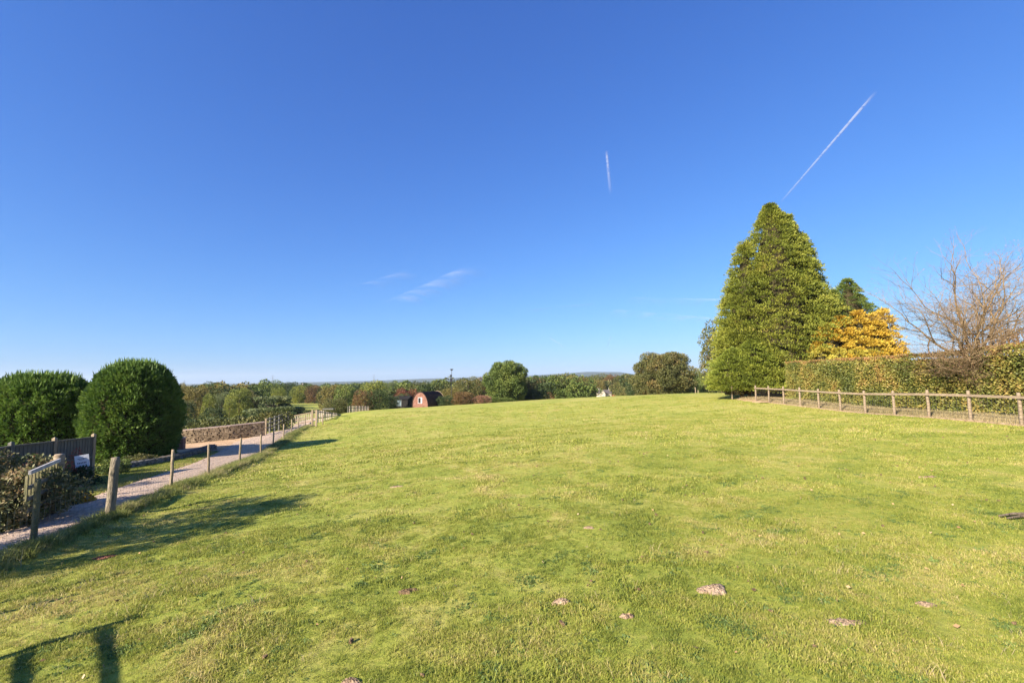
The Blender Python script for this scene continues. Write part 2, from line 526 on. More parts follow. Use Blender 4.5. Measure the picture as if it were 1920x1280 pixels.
M['longgrass'] = blade_mat('rank_grass', [(.15, (.10, .13, .03)), (.45, (.20, .23, .05)), (.65, (.33, .32, .10)), (.85, (.46, .37, .2))])
M['weed'] = blade_mat('clover_and_weeds', [(.15, (.07, .11, .025)), (.5, (.13, .19, .045)), (.85, (.22, .27, .07))])
M['drygrass'] = blade_mat('dry_grass', [(.15, (.16, .17, .05)), (.4, (.36, .29, .14)), (.75, (.50, .40, .23))])

LF = {
 'leylandii': leaf_mat('clipped_conifer_leaf', [(.1, (.05, .09, .018)), (.5, (.10, .17, .03)), (.9, (.19, .26, .05))], .3, .9),
 'conifer': leaf_mat('golden_green_conifer_leaf', [(.08, (.06, .085, .015)), (.4, (.165, .19, .027)), (.75, (.27, .27, .04)), (.97, (.33, .22, .07))], .18, .55),
 'brightconifer': leaf_mat('bright_conifer_leaf', [(.1, (.075, .10, .017)), (.5, (.19, .225, .03)), (.9, (.29, .30, .045))], .25, .7),
 'conifer2': leaf_mat('mid_green_conifer_leaf', [(.1, (.06, .10, .022)), (.5, (.13, .175, .035)), (.9, (.20, .23, .06))], .25, .7),
 'gold': leaf_mat('golden_leaf', [(.08, (.36, .17, .02)), (.35, (.50, .31, .035)), (.7, (.56, .41, .06)), (.95, (.38, .36, .07))], .3, .5),
 'lemon': leaf_mat('lemon_leaf', [(.1, (.36, .30, .04)), (.6, (.5, .42, .07)), (.95, (.34, .36, .09))], .3, .8),
 'beech': leaf_mat('turning_beech_leaf', [(.12, (0.073, 0.095, 0.021)), (.38, (0.172, 0.189, 0.039)), (.6, (0.310, 0.267, 0.060)), (.8, (0.396, 0.267, 0.077)), (.95, (0.344, 0.163, 0.069))], .25, .9, .5, spec=.45),
 'beechtop': leaf_mat('bronze_beech_leaf', [(.1, (0.198, 0.144, 0.045)), (.5, (0.342, 0.189, 0.072)), (.9, (0.378, 0.180, 0.081))], .25, .9, .4),
 'green': leaf_mat('green_leaf', [(.1, (0.047, 0.074, 0.019)), (.5, (0.110, 0.151, 0.032)), (.9, (0.209, 0.230, 0.052))], .15, .35),
 'yellowgreen': leaf_mat('yellow_green_leaf', [(.1, (0.082, 0.113, 0.021)), (.5, (0.183, 0.204, 0.036)), (.9, (0.293, 0.275, 0.051))], .15, .35),
 'olive': leaf_mat('olive_leaf', [(.1, (0.054, 0.063, 0.019)), (.5, (0.112, 0.117, 0.034)), (.9, (0.194, 0.156, 0.049))], .15, .35),
 'oak': leaf_mat('browning_oak_leaf', [(.1, (0.052, 0.057, 0.021)), (.5, (0.104, 0.109, 0.032)), (.75, (0.176, 0.135, 0.047)), (.95, (0.248, 0.156, 0.062))], .15, .5),
 'rust': leaf_mat('rusty_leaf', [(.1, (0.066, 0.050, 0.022)), (.5, (0.150, 0.084, 0.036)), (.9, (0.210, 0.138, 0.046))], .15, .5),
 'red': leaf_mat('red_leaf', [(.1, (0.091, 0.039, 0.026)), (.5, (0.183, 0.065, 0.037)), (.9, (0.216, 0.129, 0.052))], .25, .5),
 'darkgreen': leaf_mat('dark_green_leaf', [(.1, (0.025, 0.040, 0.013)), (.5, (0.050, 0.075, 0.023)), (.9, (0.089, 0.110, 0.035))], .2, .35),
 'bluegreen': leaf_mat('blue_green_leaf', [(.1, (0.054, 0.076, 0.032)), (.5, (0.130, 0.162, 0.065)), (.9, (0.238, 0.248, 0.108))], .2, .5),
 'goldenbrown': leaf_mat('golden_brown_leaf', [(.1, (0.089, 0.077, 0.024)), (.5, (0.185, 0.154, 0.041)), (.9, (0.266, 0.200, 0.052))], .15, .35),
 'pinkbrown': leaf_mat('pink_brown_leaf', [(.1, (.17, .08, .05)), (.5, (.30, .16, .10)), (.9, (.36, .24, .12))], .25, .5),
 'bramble': leaf_mat('bramble_leaf', [(.08, (.035, .05, .02)), (.42, (.10, .12, .04)), (.62, (.22, .19, .08)), (.82, (.44, .27, .15)), (.95, (.50, .38, .25))], .25, 1.6, .5, spec=.5),
 'scarlet': leaf_mat('scarlet_leaf', [(.1, (.26, .05, .035)), (.9, (.46, .14, .09))], .3, 1.5),
 'deadleaf': leaf_mat('fallen_leaf', [(.1, (.22, .12, .06)), (.5, (.38, .24, .12)), (.9, (.5, .40, .25))], .1, 2),
}

# ---------------------------------------------------------------- the ground sheet
def build_ground():
    half = np.concatenate([np.arange(0, 58, 0.3), np.arange(58, 181, 6)])
    ang = np.radians(np.concatenate([-half[::-1], half[1:]]))
    ang = ang[:-1]
    rr = [0.0, 0.15]
    while rr[-1] < 9000: rr.append(rr[-1] * 1.036)
    rr = np.array(rr[1:])
    A, R = np.meshgrid(ang, rr)
    X = R * np.sin(A); Y = R * np.cos(A)
    Z = H(X, Y)
    V = np.stack([X, Y, Z], -1).reshape(-1, 3)
    na, nr = len(ang), len(rr)
    i = np.arange(nr - 1)[:, None]; j = np.arange(na)[None]
    j2 = (j + 1) % na
    F = np.stack([i * na + j, i * na + j2, (i + 1) * na + j2, (i + 1) * na + j], -1).reshape(-1, 4)[:, ::-1]
    me = np_mesh('ground', V, F, smooth=True)
    o = link('ground', me, M['ground'])
    return tag(o, kind='structure')
build_ground()

# ---------------------------------------------------------------- drive and forecourt
def strip(name, mat, lefts, rights, lift=.03, n=160, jit=.0, cross=8):
    """a sheet between two border lines [(x, y)...] laid on the land"""
    def res(p):
        p = np.array(p, float)
        s = np.r_[0, np.cumsum(np.hypot(*np.diff(p, axis=0).T))]
        t = np.linspace(0, s[-1], n)
        return np.stack([np.interp(t, s, p[:, 0]), np.interp(t, s, p[:, 1])], 1)
    a, b = res(lefts), res(rights)
    k = np.linspace(0, 1, cross)[None, :, None]
    g = a[:, None] * (1 - k) + b[:, None] * k
    if jit:
        for e in (0, -1):
            g[:, e] += rng.normal(0, jit, (n, 2))
    Z = H(g[..., 0], g[..., 1]) + lift
    Z[:, 0] -= lift + .03; Z[:, -1] -= lift + .03
    V = np.concatenate([g, Z[..., None]], -1).reshape(-1, 3)
    i = np.arange(n - 1)[:, None]; j = np.arange(cross - 1)[None]
    F = np.stack([i * cross + j, i * cross + j + 1, (i + 1) * cross + j + 1, (i + 1) * cross + j], -1).reshape(-1, 4)
    return tag(link(name, np_mesh(name, V, F, smooth=True), mat), kind='structure')
ys = [-12, 0, 5, 9, 13, 18, 24, 30, 36, 42, 50, 58, 66]
dl_off = [2.2, 2.0, 1.9, 2.0, 2.4, 2.9, 3.1, 3.5, 4.2, 3.6, 2.9, 2.9, 3.0]
dr_off = [.55, .55, .5, .45, .4, .4, .4, .4, .4, .4, .4, .3, 0.1]
drive_L = [(left_line(y) - o, y) for y, o in zip(ys, dl_off)]
drive_R = [(left_line(y) - o, y) for y, o in zip(ys, dr_off)]
strip('drive', M['gravel'], drive_L, drive_R, .05, 400, .07, 10)
strip('forecourt', M['sand'], [(-25.5, 29.5), (-28.6, 37.5), (-22.6, 40.4), (-21.8, 43.5)], [(-18.6, 31), (-19.8, 35), (-20.6, 39), (-21.0, 43.5)], .035, 60, .08, 10)

# ---------------------------------------------------------------- posts and fences
def post_mesh(r, h, n=10, square=False, lean=0.02):
    b = MB()
    if square:
        b.box((0, 0, h / 2 - .1), (2 * r, 2 * r * .9, h + .2))
        return b.mesh('post')
    w = [1.06, 1.0, 1.02, .97, .99, .96]
    pts = [(0, 0, -.2)] + [(random.uniform(-lean, lean) * .5, random.uniform(-lean, lean) * .5, h * t) for t in (.2, .45, .7, .93)] + [(0, 0, h)]
    pts = [Vector(p) for p in pts]
    b.tube(pts, [r * k for k in w[:5]] + [r * .82], n)
    return b.mesh('post', True)

def netting(name, pa, pb, h0, h1, parent, vstep=.15, heights=None, r=.0022, mat='wire'):
    """stock netting between two points: wires along and stays across, joined as one part"""
    b = MB()
    d = pb - pa
    L = math.hypot(d.x, d.y)
    n = max(1, int(L / vstep))
    V = []
    def g(t, z):
        x = pa.x + d.x * t; y = pa.y + d.y * t
        return Vector((x, y, pa.z + d.z * t + z))
    for z in heights:
        b.tube([g(0, z), g(1, z)], [r, r], 3, False)
    for i in range(n + 1):
        t = i / n
        b.tube([g(t, h0), g(t, h1)], [r, r], 3, False)
    o = b.build(name, M[mat], parent)
    o['kind'] = 'stuff'
    return o

# left stock fence beside the drive
base = left_posts[0]
fence = empty('stock_fence', base, 0, 'post and wire netting fence running along the right edge of the gravel drive', 'fence')
hts = [1.25, 1.42, 1.26, 1.27, 1.3, 1.26, 1.3, 1.27, 1.25, 1.25, 1.27]
rads = [.05, .095, .045, .045, .05, .048, .045, .05, .045, .048, .05]
tops = []
extra = [Vector((left_line(4.6), 4.6, 0)), Vector((left_line(1.0), 1.0, 0)), Vector((left_line(-2.6), -2.6, 0))]
for i, v in enumerate(left_posts + extra):
    g = H(v.x, v.y)
    h = hts[i] if i < 11 else 1.25
    r_ = rads[i] if i < 11 else .05
    me = post_mesh(r_, h)
    mt = M['post_old'] if i == 1 else (M['post_green'] if i in (0, 11) else M['post'])
    o = link('post', me, mt, fence, Vector((v.x, v.y, g)) - base)
    o.rotation_euler = (random.uniform(-.02, .02), random.uniform(-.03, .03), random.uniform(0, 6))
    if i == 1: o['label'] = 'thick round weathered strainer post'
    if i == 0: o['label'] = 'thin green stained post'
order = sorted(left_posts + extra, key=lambda p: p.y)
for a, c in zip(order[:-1], order[1:]):
    A_ = Vector((a.x + .06, a.y, H(a.x, a.y))) - base; B_ = Vector((c.x + .06, c.y, H(c.x, c.y))) - base
    netting('wire_netting', A_, B_, .06, .85, fence, .16, [.06, .17, .3, .43, .57, .71, .85, 1.05])

# right fence: rail on round posts, with netting
rb = right_posts[0]
rfence = empty('rail_fence', rb, 0, 'pale post and single rail fence with wire netting in front of the beech hedge', 'fence')
rp = [Vector((right_line(17 - 1.94 * k), 17 - 1.94 * k, 0)) for k in (3, 2, 1)] + right_posts
rp.append(Vector((right_line(36.4), 36.4, 0))); 
for v in rp: v.z = H(v.x, v.y)
for i, v in enumerate(rp):
    o = link('post', post_mesh(.06, 1.24 + random.uniform(-.02, .03)), M['rail'], rfence, v - rb)
    o.rotation_euler = (random.uniform(-.02, .02), random.uniform(-.03, .03), random.uniform(0, 6))
for a, c in zip(rp[:-1], rp[1:]):
    A_ = a - rb + Vector((-.085, 0, 1.06)); B_ = c - rb + Vector((-.085, 0, 1.06))
    B_ = A_ + (B_ - A_) * .998
    b = MB(); b.beam(A_, B_, .045, .10); b.build('rail', M['rail'], rfence)
    A_ = a - rb + Vector((-.062, 0, 0)); B_ = c - rb + Vector((-.062, 0, 0))
    netting('wire_netting', A_, B_, .05, .98, rfence, .15, [.05, .16, .28, .41, .55, .70, .84, .98], .003, 'wiredark')
    b = MB(); b.beam(a - rb + Vector((-.06, 0, .02)), c - rb + Vector((-.06, 0, .02)), .04, .09); b.build('gravel_board', M['soil'], rfence)

# stray corner posts beside the tall conifer
for px, py, Y, h, lab in ((1373, 746, 40, 1.15, 'slim pale post standing alone left of the tall conifer'),
                      (1394, 745, 41.0, .5, 'short stub post in the dark under the tall conifer')):
    v = P(px, py, Y); v.z = H(v.x, v.y)
    tag(link('fence_post', post_mesh(.045, h), M['rail'], None, v), lab, 'post')

# ---------------------------------------------------------------- leaves
def rand_unit(n):
    v = rng.normal(size=(n, 3)); return v / np.linalg.norm(v, axis=1, keepdims=True)

def leaves(P0, D, L, W, tint, name='crown', bend=None):
    """one rhombus per leaf: P0 root, D long axis (unit), L length, W width"""
    n = len(P0)
    R = rand_unit(n)
    S = np.cross(D, R); S /= np.maximum(np.linalg.norm(S, axis=1, keepdims=True), 1e-6)
    L = np.broadcast_to(L, (n,))[:, None]; W = np.broadcast_to(W, (n,))[:, None]
    a = P0; c = P0 + D * L; m = P0 + D * L * .5
    V = np.stack([a, m + S * W * .5, c, m - S * W * .5], 1).reshape(-1, 3)
    F = np.arange(4 * n).reshape(n, 4)
    return np_mesh(name, V, F, attr=np.repeat(tint, 4))

def blob_points(blobs, n, shell=.35, cut=.75, up=.0):
    """points near the surfaces of a union of ellipsoids; blobs rows: cx cy cz rx ry rz"""
    B = np.asarray(blobs, float)
    area = (B[:, 3] * B[:, 4] + B[:, 4] * B[:, 5] + B[:, 3] * B[:, 5])
    k = rng.choice(len(B), n * 2, p=area / area.sum())
    d = rand_unit(n * 2)
    if up: d[:, 2] = np.where(rng.random(n * 2) < up, np.abs(d[:, 2]), d[:, 2])
    s = 1 - shell * rng.random(n * 2) ** 1.6
    p = B[k, :3] + d * B[k, 3:] * s[:, None]
    inside = np.zeros(n * 2, bool)
    for q in range(len(B)):
        w = ((p - B[q, :3]) / B[q, 3:]); inside |= ((w * w).sum(1) < cut * cut) & (k != q)
    keep = np.where(~inside)[0][:n]
    nrm = d[keep] / B[k[keep], 3:]
    nrm /= np.linalg.norm(nrm, axis=1, keepdims=True)
    return p[keep], nrm, k[keep]

def broadleaf_blobs(n, seed, flat=1.0, low=0.12):
    r = np.random.default_rng(seed)
    out = [(0, 0, .55, .30, .30, .30)]
    for i in range(n):
        a = i * 2.4 + r.uniform(-.4, .4)
        t = (i + .5) / n
        z = low + (.93 - low) * t
        rad_ = math.sqrt(max(0, 1 - ((z - .48) / .56) ** 2)) * .36 * r.uniform(.75, 1.12)
        s = r.uniform(.11, .2)
        out.append((math.cos(a) * rad_, math.sin(a) * rad_, z, s, s, s * .8 * flat))
    return out

def crown_mesh(blobs, n, size, name='crown', out=.7, upb=.2, aspect=.6, shell=.35, cut=.7):
    p, nr, k = blob_points(blobs, n, shell, cut)
    d = nr * out + rand_unit(len(p)) * .8 + np.array([0, 0, upb])
    d /= np.linalg.norm(d, axis=1, keepdims=True)
    nb = len(blobs)
    bt = rng.random(nb)
    tint = np.clip(.55 * bt[k] + .45 * rng.random(len(p)), 0, 1)
    s = size * rng.uniform(.6, 1.3, len(p))
    return leaves(p, d, s, s * aspect, tint, name)

SHARED = {}
for i in range(6):
    SHARED['round%d' % i] = crown_mesh(broadleaf_blobs(30 + i * 3, 40 + i), 10000, .034, 'crown')
for i in range(3):
    SHARED['bush%d' % i] = crown_mesh([(x * 1.15, y * 1.15, z * .92, a * 1.15, b * 1.15, c * 1.2) for x, y, z, a, b, c in broadleaf_blobs(24, 90 + i, low=.02)], 9000, .038, 'crown')

def trunk_mesh(h, r, n=7, limbs=5, seed=0, reach=.5):
    rr = random.Random(seed)
    b = MB()
    b.tube([(0, 0, -.3), (0, 0, h * .3), (rr.uniform(-.1, .1) * r * 3, rr.uniform(-.1, .1) * r * 3, h * .62), (rr.uniform(-1, 1) * r, 0, h)], [r * 1.3, r, r * .7, r * .25], n)
    for i in range(limbs):
        a = i * 2.4 + rr.uniform(-.4, .4); z0 = h * rr.uniform(.28, .6); L = h * reach * rr.uniform(.5, .9)
        p1 = Vector((math.cos(a) * L * .45, math.sin(a) * L * .45, z0 + L * .35)); p2 = Vector((math.cos(a) * L, math.sin(a) * L, z0 + L * .75))
        b.tube([(0, 0, z0), p1, p2], [r * .5, r * .32, r * .1], 5)
    return b.mesh('trunk', True)
TRUNKS = [trunk_mesh(1, .022, seed=s, limbs=6, reach=.42) for s in range(3)]
for t in TRUNKS: t.materials.append(M['bark'])

def set_obj_mat(o, mat):
    if len(o.data.materials) == 0: o.data.materials.append(mat)
    o.material_slots[0].link = 'OBJECT'
    o.material_slots[0].material = mat

def place_tree(px, wpx, top, D, kind, shape, label, cat='tree', group=None, name='tree', base_py=None, depth=1.0):
    """stand a shared-crown tree where it shows at px, its top at image row top"""
    u = u_of(px, 715)
    x = u * D
    if base_py is None: z = H(x, D)
    else: z = min(P(px, base_py, D).z, H(x, D))
    zt = P(px, top, D).z
    h = zt - H(x, D)
    w = wpx / F_PX * D / math.sqrt(1 + u * u * .6)
    e = empty(name, (x, D, H(x, D)), random.uniform(0, 6.28), label, cat, group)
    cr = link('crown', SHARED[shape], None, e)
    set_obj_mat(cr, LF[kind])
    k = w / .98
    cr.scale = (k, k * depth, h)
    tr = link('trunk', TRUNKS[int(px) % 3], None, e)
    tr.scale = (h * .9, h * .9, h * .9)
    return e

# ---------------------------------------------------------------- clipped conifers beside the drive
def clipped(name, c, rx, ry, top, zb, n, label, seed, power=2.6, rz=0, wisps=700):
    """a rounded clipped hedge conifer: superellipsoid skin of sprays"""
    global rng
    u = rng.random(n) * 2 * math.pi
    h = top - zb
    sv = rng.random(n)
    t = sv * 1.0
    # height fraction and outline
    v = rand_unit(n)
    prof = lambda q: np.clip(1 - np.abs((q - .42) / .60) ** power, 0, 1) ** (1 / power)
    q = rng.random(n) ** .85
    rr_ = prof(q)
    # extra samples on the dome
    dome = rng.random(n) < .25
    q = np.where(dome, .80 + .20 * rng.random(n), q)
    rr_ = np.where(dome, prof(q) * np.sqrt(rng.random(n)), rr_)
    q = np.where(dome, np.minimum(1.0, .42 + .60 * np.clip(1 - rr_ ** power, 0, 1) ** (1 / power)), q)
    lump = 1 + .075 * vnoise(u * 3 + 7 * seed, q * 9, .8) + .05 * vnoise(u * 3, q * 9 + 50, .25)
    shell = 1 - .16 * rng.random(n) ** 1.5
    x = np.cos(u) * rr_ * rx * lump * shell; y = np.sin(u) * rr_ * ry * lump * shell
    z = q * h * (1 - (1 - shell) * .4) * (1 + .01 * (lump - 1))
    p = np.stack([x, y, z], 1)
    nrm = np.stack([np.cos(u), np.sin(u), (q - .4) * 1.5], 1)
    d = nrm * .8 + rand_unit(n) * .6 + np.array([0, 0, .35])
    d /= np.linalg.norm(d, axis=1, keepdims=True)
    clump = vnoise(u * 5, q * 14, .5) * .5 + .5
    hole = vnoise(u * 4 + 90, q * 12 + 3, .42) < -.42
    p[hole] *= np.array([.88, .88, 1])
    tint = np.clip(.5 * clump + .5 * rng.random(n), 0, 1)
    s = rng.uniform(.10, .26, n)
    me1 = (p, d, s, s * .38, tint)
    # long soft shoots standing off the top
    m = wisps
    a = rng.random(m) * 2 * math.pi; r2 = np.sqrt(rng.random(m)) * .75
    pz = h * np.minimum(1.0, .42 + .60 * np.clip(1 - r2 ** power, 0, 1) ** (1 / power))
    pw = np.stack([np.cos(a) * r2 * rx, np.sin(a) * r2 * ry, pz - .08], 1)
    dw = rand_unit(m) * .35 + np.array([0, 0, 1.0]); dw /= np.linalg.norm(dw, axis=1, keepdims=True)
    sw = rng.uniform(.2, .62, m)
    P_ = np.vstack([p, pw]); D_ = np.vstack([d, dw]); S_ = np.r_[s, sw]; W_ = np.r_[s * .38, sw * .12]; T_ = np.r_[tint, rng.random(m)]
    e = empty(name, (c[0], c[1], zb), rz, label, 'hedge')
    o = link('foliage', leaves(P_, D_, S_, W_, T_, 'foliage'), LF['leylandii'], e)
    # dark woody heart
    b = MB()
    for i in range(9):
        t_ = i / 9 * 6.28
        b.tube([(0, 0, -.2), (math.cos(t_) * rx * .3, math.sin(t_) * ry * .3, h * .3), (math.cos(t_) * rx * .75, math.sin(t_) * ry * .75, h * .62)], [.09, .05, .02], 5)
    b.tube([(0, 0, -.3), (0, 0, h * .9)], [.16, .04], 7)
    b.build('trunk', M['bark'], e)
    # added solid core in place of inner twigs, stops the light
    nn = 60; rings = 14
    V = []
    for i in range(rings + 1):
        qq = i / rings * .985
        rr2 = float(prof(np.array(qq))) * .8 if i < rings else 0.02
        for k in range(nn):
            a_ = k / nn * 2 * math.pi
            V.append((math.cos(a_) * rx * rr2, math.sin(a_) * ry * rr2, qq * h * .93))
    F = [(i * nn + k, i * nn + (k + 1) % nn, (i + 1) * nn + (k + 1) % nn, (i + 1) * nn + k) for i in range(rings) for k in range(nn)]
    link('shade_core', np_mesh('shade_core', np.array(V), np.array(F)), M['twigshade'], e)
    return e

cR = P(256, 700, 27.0)
clipped('clipped_conifer', (cR.x, 27.0), 2.3, 2.4, P(240, 684, 27).z, H(cR.x, 27.0), 60000,
        'tall rounded clipped conifer at the end of the grey board fence, beside the drive', 1, 2.25)
cL = P(80, 720, 26.0)
clipped('clipped_conifer', (cL.x - .3, 26.3), 2.95, 2.2, P(80, 707, 26.3).z, H(cL.x, 26.3), 60000,
        'lower, broader clipped conifer behind the grey board fence at the left edge', 2, 2.5, rz=.15)

# ---------------------------------------------------------------- board fence, low wall, gate, shrubs on the left verge
def board_fence():
    pa = [P(20, 850, 15.9), P(101, 850, 17.6), P(174, 850, 19.6)]
    for p in pa: p.z = H(p.x, p.y)
    tz = [P(20, 836, 15.9).z, P(101, 827, 17.6).z, P(174, 819, 19.6).z]
    pre = pa[0] + (pa[0] - pa[1]) * 1.0
    pre.z = H(pre.x, pre.y)
    pa = [pre] + pa; tz = [tz[0] + .0] + tz
    e = empty('board_fence', pa[1], 0, 'grey vertical board fence in front of the clipped conifers', 'fence')
    for i, p in enumerate(pa):
        h = tz[i] - p.z + .10
        b = MB(); b.box((0, 0, h / 2 - .1), (.12, .12, h + .2)); b.poly([(-.07, -.07, h), (.07, -.07, h), (.07, .07, h), (-.07, .07, h), (0, 0, h + .06)], [(0, 1, 4), (1, 2, 4), (2, 3, 4), (3, 0, 4), (3, 2, 1, 0)])
        b.build('post', M['post'] if i >= 2 else M['greywood'], e, loc=p - pa[1])
    for i in range(3):
        a, c = pa[i], pa[i + 1]
        d = c - a; L = math.hypot(d.x, d.y); nrm = Vector((d.y, -d.x, 0)).normalized()
        n = int(L / .15)
        yaw = math.atan2(d.y, d.x)
        for k in range(n):
            t = (k + .5) / n
            p = a + d * t; zt = tz[i] + (tz[i + 1] - tz[i]) * t
            g = H(p.x, p.y) + .05
            b = MB(); b.box((0, 0, (zt - g) / 2), (.165, .018, zt - g), yaw + .10)
            b.build('board', M['greywood'], e, loc=Vector((p.x, p.y, g)) - pa[1])
        for f_, hh, w_ in ((1.0, .05, .07), (.52, .08, .035)):
            A_ = a.copy(); B_ = c.copy()
            A_.z = a.z + (tz[i] - a.z) * f_; B_.z = c.z + (tz[i + 1] - c.z) * f_
            b = MB(); b.beam(A_ + nrm * .03 - pa[1] + d * .02, B_ + nrm * .03 - pa[1] - d * .02, w_, hh); b.build('rail', M['greywood'], e)
board_fence()

def rubble_wall(name, pts, h0, h1, thick, label, mat_core, mat_stone, course=.13, slen=.27, cope=True, cat='wall'):
    """rubble stone wall along (x, y) points, on the land; h as function of fraction"""
    p0 = Vector((pts[0][0], pts[0][1], H(*pts[0])))
    e = empty(name, p0, 0, label, cat)
    core, st, cp_ = MB(), MB(), []
    seg = np.array(pts, float)
    s = np.r_[0, np.cumsum(np.hypot(*np.diff(seg, axis=0).T))]
    L = s[-1]
    def at(t):
        x = np.interp(t, s, seg[:, 0]); y = np.interp(t, s, seg[:, 1]); return Vector((x, y, H(x, y)))
    nseg = max(2, int(L / .6))
    rr = random.Random(5)
    for i in range(nseg):
        a = at(L * i / nseg); c = at(L * (i + 1) / nseg)
        hh = (h0 + (h1 - h0) * (i + .5) / nseg) - .03
        core.beam(a - p0 + Vector((0, 0, hh / 2 - .1)), c - p0 + Vector((0, 0, hh / 2 - .1)), thick * .82, hh + .2)
    t = 0
    ncourse = int(max(h0, h1) / course)
    for k in range(ncourse):
        t = rr.uniform(0, slen)
        while t < L:
            w = slen * rr.uniform(.5, 1.4)
            hh = h0 + (h1 - h0) * t / L
            if (k + .6) * course < hh:
                a = at(t); c = at(min(L, t + .1)) if t + .1 < L else at(t); q = at(max(0, t - .1))
                d = (c - q); yaw = math.atan2(d.y, d.x); nn = Vector((math.sin(yaw), -math.cos(yaw), 0))
                for sd in (1, -1):
                    st.box(a - p0 + nn * sd * (thick * .40 + rr.uniform(0, .03)) + Vector((0, 0, (k + .5) * course + rr.uniform(-.01, .01))),
                           (w * .93, .12 + rr.uniform(0, .05), course * rr.uniform(.7, .95)), yaw + rr.uniform(-.05, .05), jit=.06)
            t += w
    core.build('wall_core', mat_core, e)
    o = st.build('stone', mat_stone, e); o['kind'] = 'stuff'
    if cope:
        t = 0
        while t < L - .05:
            w = min(rr.uniform(.3, .5), L - t)
            a = at(t + .01) - p0; c = at(t + w - .01) - p0
            hz = h0 + (h1 - h0) * (t + w / 2) / L
            b = MB(); b.beam(a + Vector((0, 0, hz + .035)), c + Vector((0, 0, hz + .035)), thick + .08, .075)
            b.build('coping_stone', M['coping'], e)
            t += w
    return e
rubble_wall('stone_wall', [(-28.8, 37.9), (-26.6, 38.5), (-24.3, 39.6), (-22.2, 41.1)], 1.12, 1.2, .42,
            'brown rubble stone wall with pale coping behind the tan forecourt', M['mortar'], M['stone'])
# brick pier at the near end of the forecourt
def pier():
    v = P(338, 838, 32.5); v.z = H(v.x, v.y)
    e = empty('brick_pier', v, .2, 'short orange brick pier between the clipped conifer and the stone wall', 'pier')
    zt = P(338, 821, 32.5).z - v.z
    core = MB(); core.box((0, 0, zt / 2 - .1), (.40, .40, zt + .18)); core.build('pier_core', M['mortar'], e)
    src = None
    n = int(zt / .085)
    for k in range(n):
        for sx in range(4):
            b = MB()
            if src is None:
                b.box((0, 0, 0), (.215, .10, .068)); src = b.mesh('brick'); src.materials.append(M['brick'])
            o = link('brick', src, None, e)
            a = sx * math.pi / 2 + (k % 2) * 0
            off = .11 if k % 2 else -.11
            for_ = Matrix.Rotation(a, 3, 'Z') @ Vector((off, -.19, 0))
            o.location = (for_.x, for_.y, .05 + k * .085); o.rotation_euler = (0, 0, a)
            o2 = link('brick', src, None, e)
            for_ = Matrix.Rotation(a, 3, 'Z') @ Vector((off - (.22 if k % 2 else -.22), -.19, 0))
            o2.location = (for_.x, for_.y, .05 + k * .085 + .0015); o2.rotation_euler = (0, 0, a)
    b = MB(); b.box((0, 0, zt + .02), (.52, .52, .07)); b.build('pier_cap', M['coping'], e)
pier()
rubble_wall('low_stone_wall', [(-19.0, 20.6), (-19.1, 23.5), (-19.6, 27.5), (-20.6, 31.6)], .26, .42, .4,
            'low mossy grey stone wall along the foot of the tall clipped conifer', M['mortar'], M['greystone'], .16, .35, False)

# sign
def sign():
    v = P(152, 905, 17.6); v.z = H(v.x, v.y)
    c = P(155.5, 866.5, 17.6)
    w = 24 / F_PX * 17.6 * .82; h = 27 / F_PX * 17.6
    e = empty('sign', v, .62, 'small white sign on a stake in front of the grey board fence', 'sign')
    zc = c.z - v.z
    b = MB(); b.box((0, .03, zc / 2), (.05, .04, zc)); b.build('stake', M['greywood'], e)
    rot = Matrix.Rotation(-.12, 3, 'Y')
    b = MB(); b.box((0, 0, zc), (w, .02, h), M=rot); b.build('board', M['white'], e)
    b = MB()
    for x0, x1, z in ((-.3, .3, .28), (-.22, .16, .2)): b.box(rot @ Vector(((x0 + x1) / 2 * w, -.012, z * h)) + Vector((0, 0, zc)), ((x1 - x0) * w, .003, .035 * h), M=rot)
    for k in range(6): b.box(rot @ Vector(((-.3 + k * .11) * w, -.012, -.02 * h)) + Vector((0, 0, zc)), (.07 * w, .003, .1 * h), M=rot)
    b.build('lettering', M['ink'], e)
    b = MB()
    for k in range(7): b.box(rot @ Vector(((-.33 + k * .11) * w, -.012, -.36 * h)) + Vector((0, 0, zc)), (.08 * w, .003, .06 * h), M=rot)
    b.build('lettering', M['redink'], e)
sign()

# gate by the bramble
def gate():
    a = P(107, 915, 12.3); a.z = H(a.x, a.y)
    zt = P(107, 851, 12.3).z
    e = empty('wooden_gate', a, 0, 'old wooden gate with a white top rail hung on a round post, behind the bramble', 'gate')
    b = MB(); h = zt - a.z
    b.tube([(0, 0, -.2), (0, 0, h * .5), (.01, 0, h - .05), (.01, 0, h)], [.12, .115, .115, .095], 12); b.build('gate_post', M['rail'], e, True)
    c = P(56, 884, 10.6) ; c0 = P(112, 862, 12.1)
    A_ = Vector(c0) - a; B_ = Vector(c) - a
    B_.z = A_.z + (P(56, 886, 10.6).z - P(112, 862, 12.1).z)
    b = MB(); b.beam(A_, B_, .05, .085); b.build('top_rail', M['whitewood'], e)
    for f in (.35, .62, .9):
        A2 = A_ - Vector((0, 0, f * .95)); B2 = B_ - Vector((0, 0, f * .95))
        b = MB(); b.beam(A2, B2, .04, .08); b.build('rail', M['greywood'], e)
    for k in range(10):
        t = k / 9 * .96 + .02
        p = A_ + (B_ - A_) * t
        b = MB(); b.beam(p - Vector((.03, .04, .07)), p - Vector((.03, .04, 1.02)), .025, .07, up=(1, 0, 0)); b.build('bar', M['post_green'], e)
    # second leaf post just right of the round one
    b = MB(); b.box((.12, -.08, .35), (.07, .06, .8)); b.build('stop_post', M['whitewood'], e)
gate()

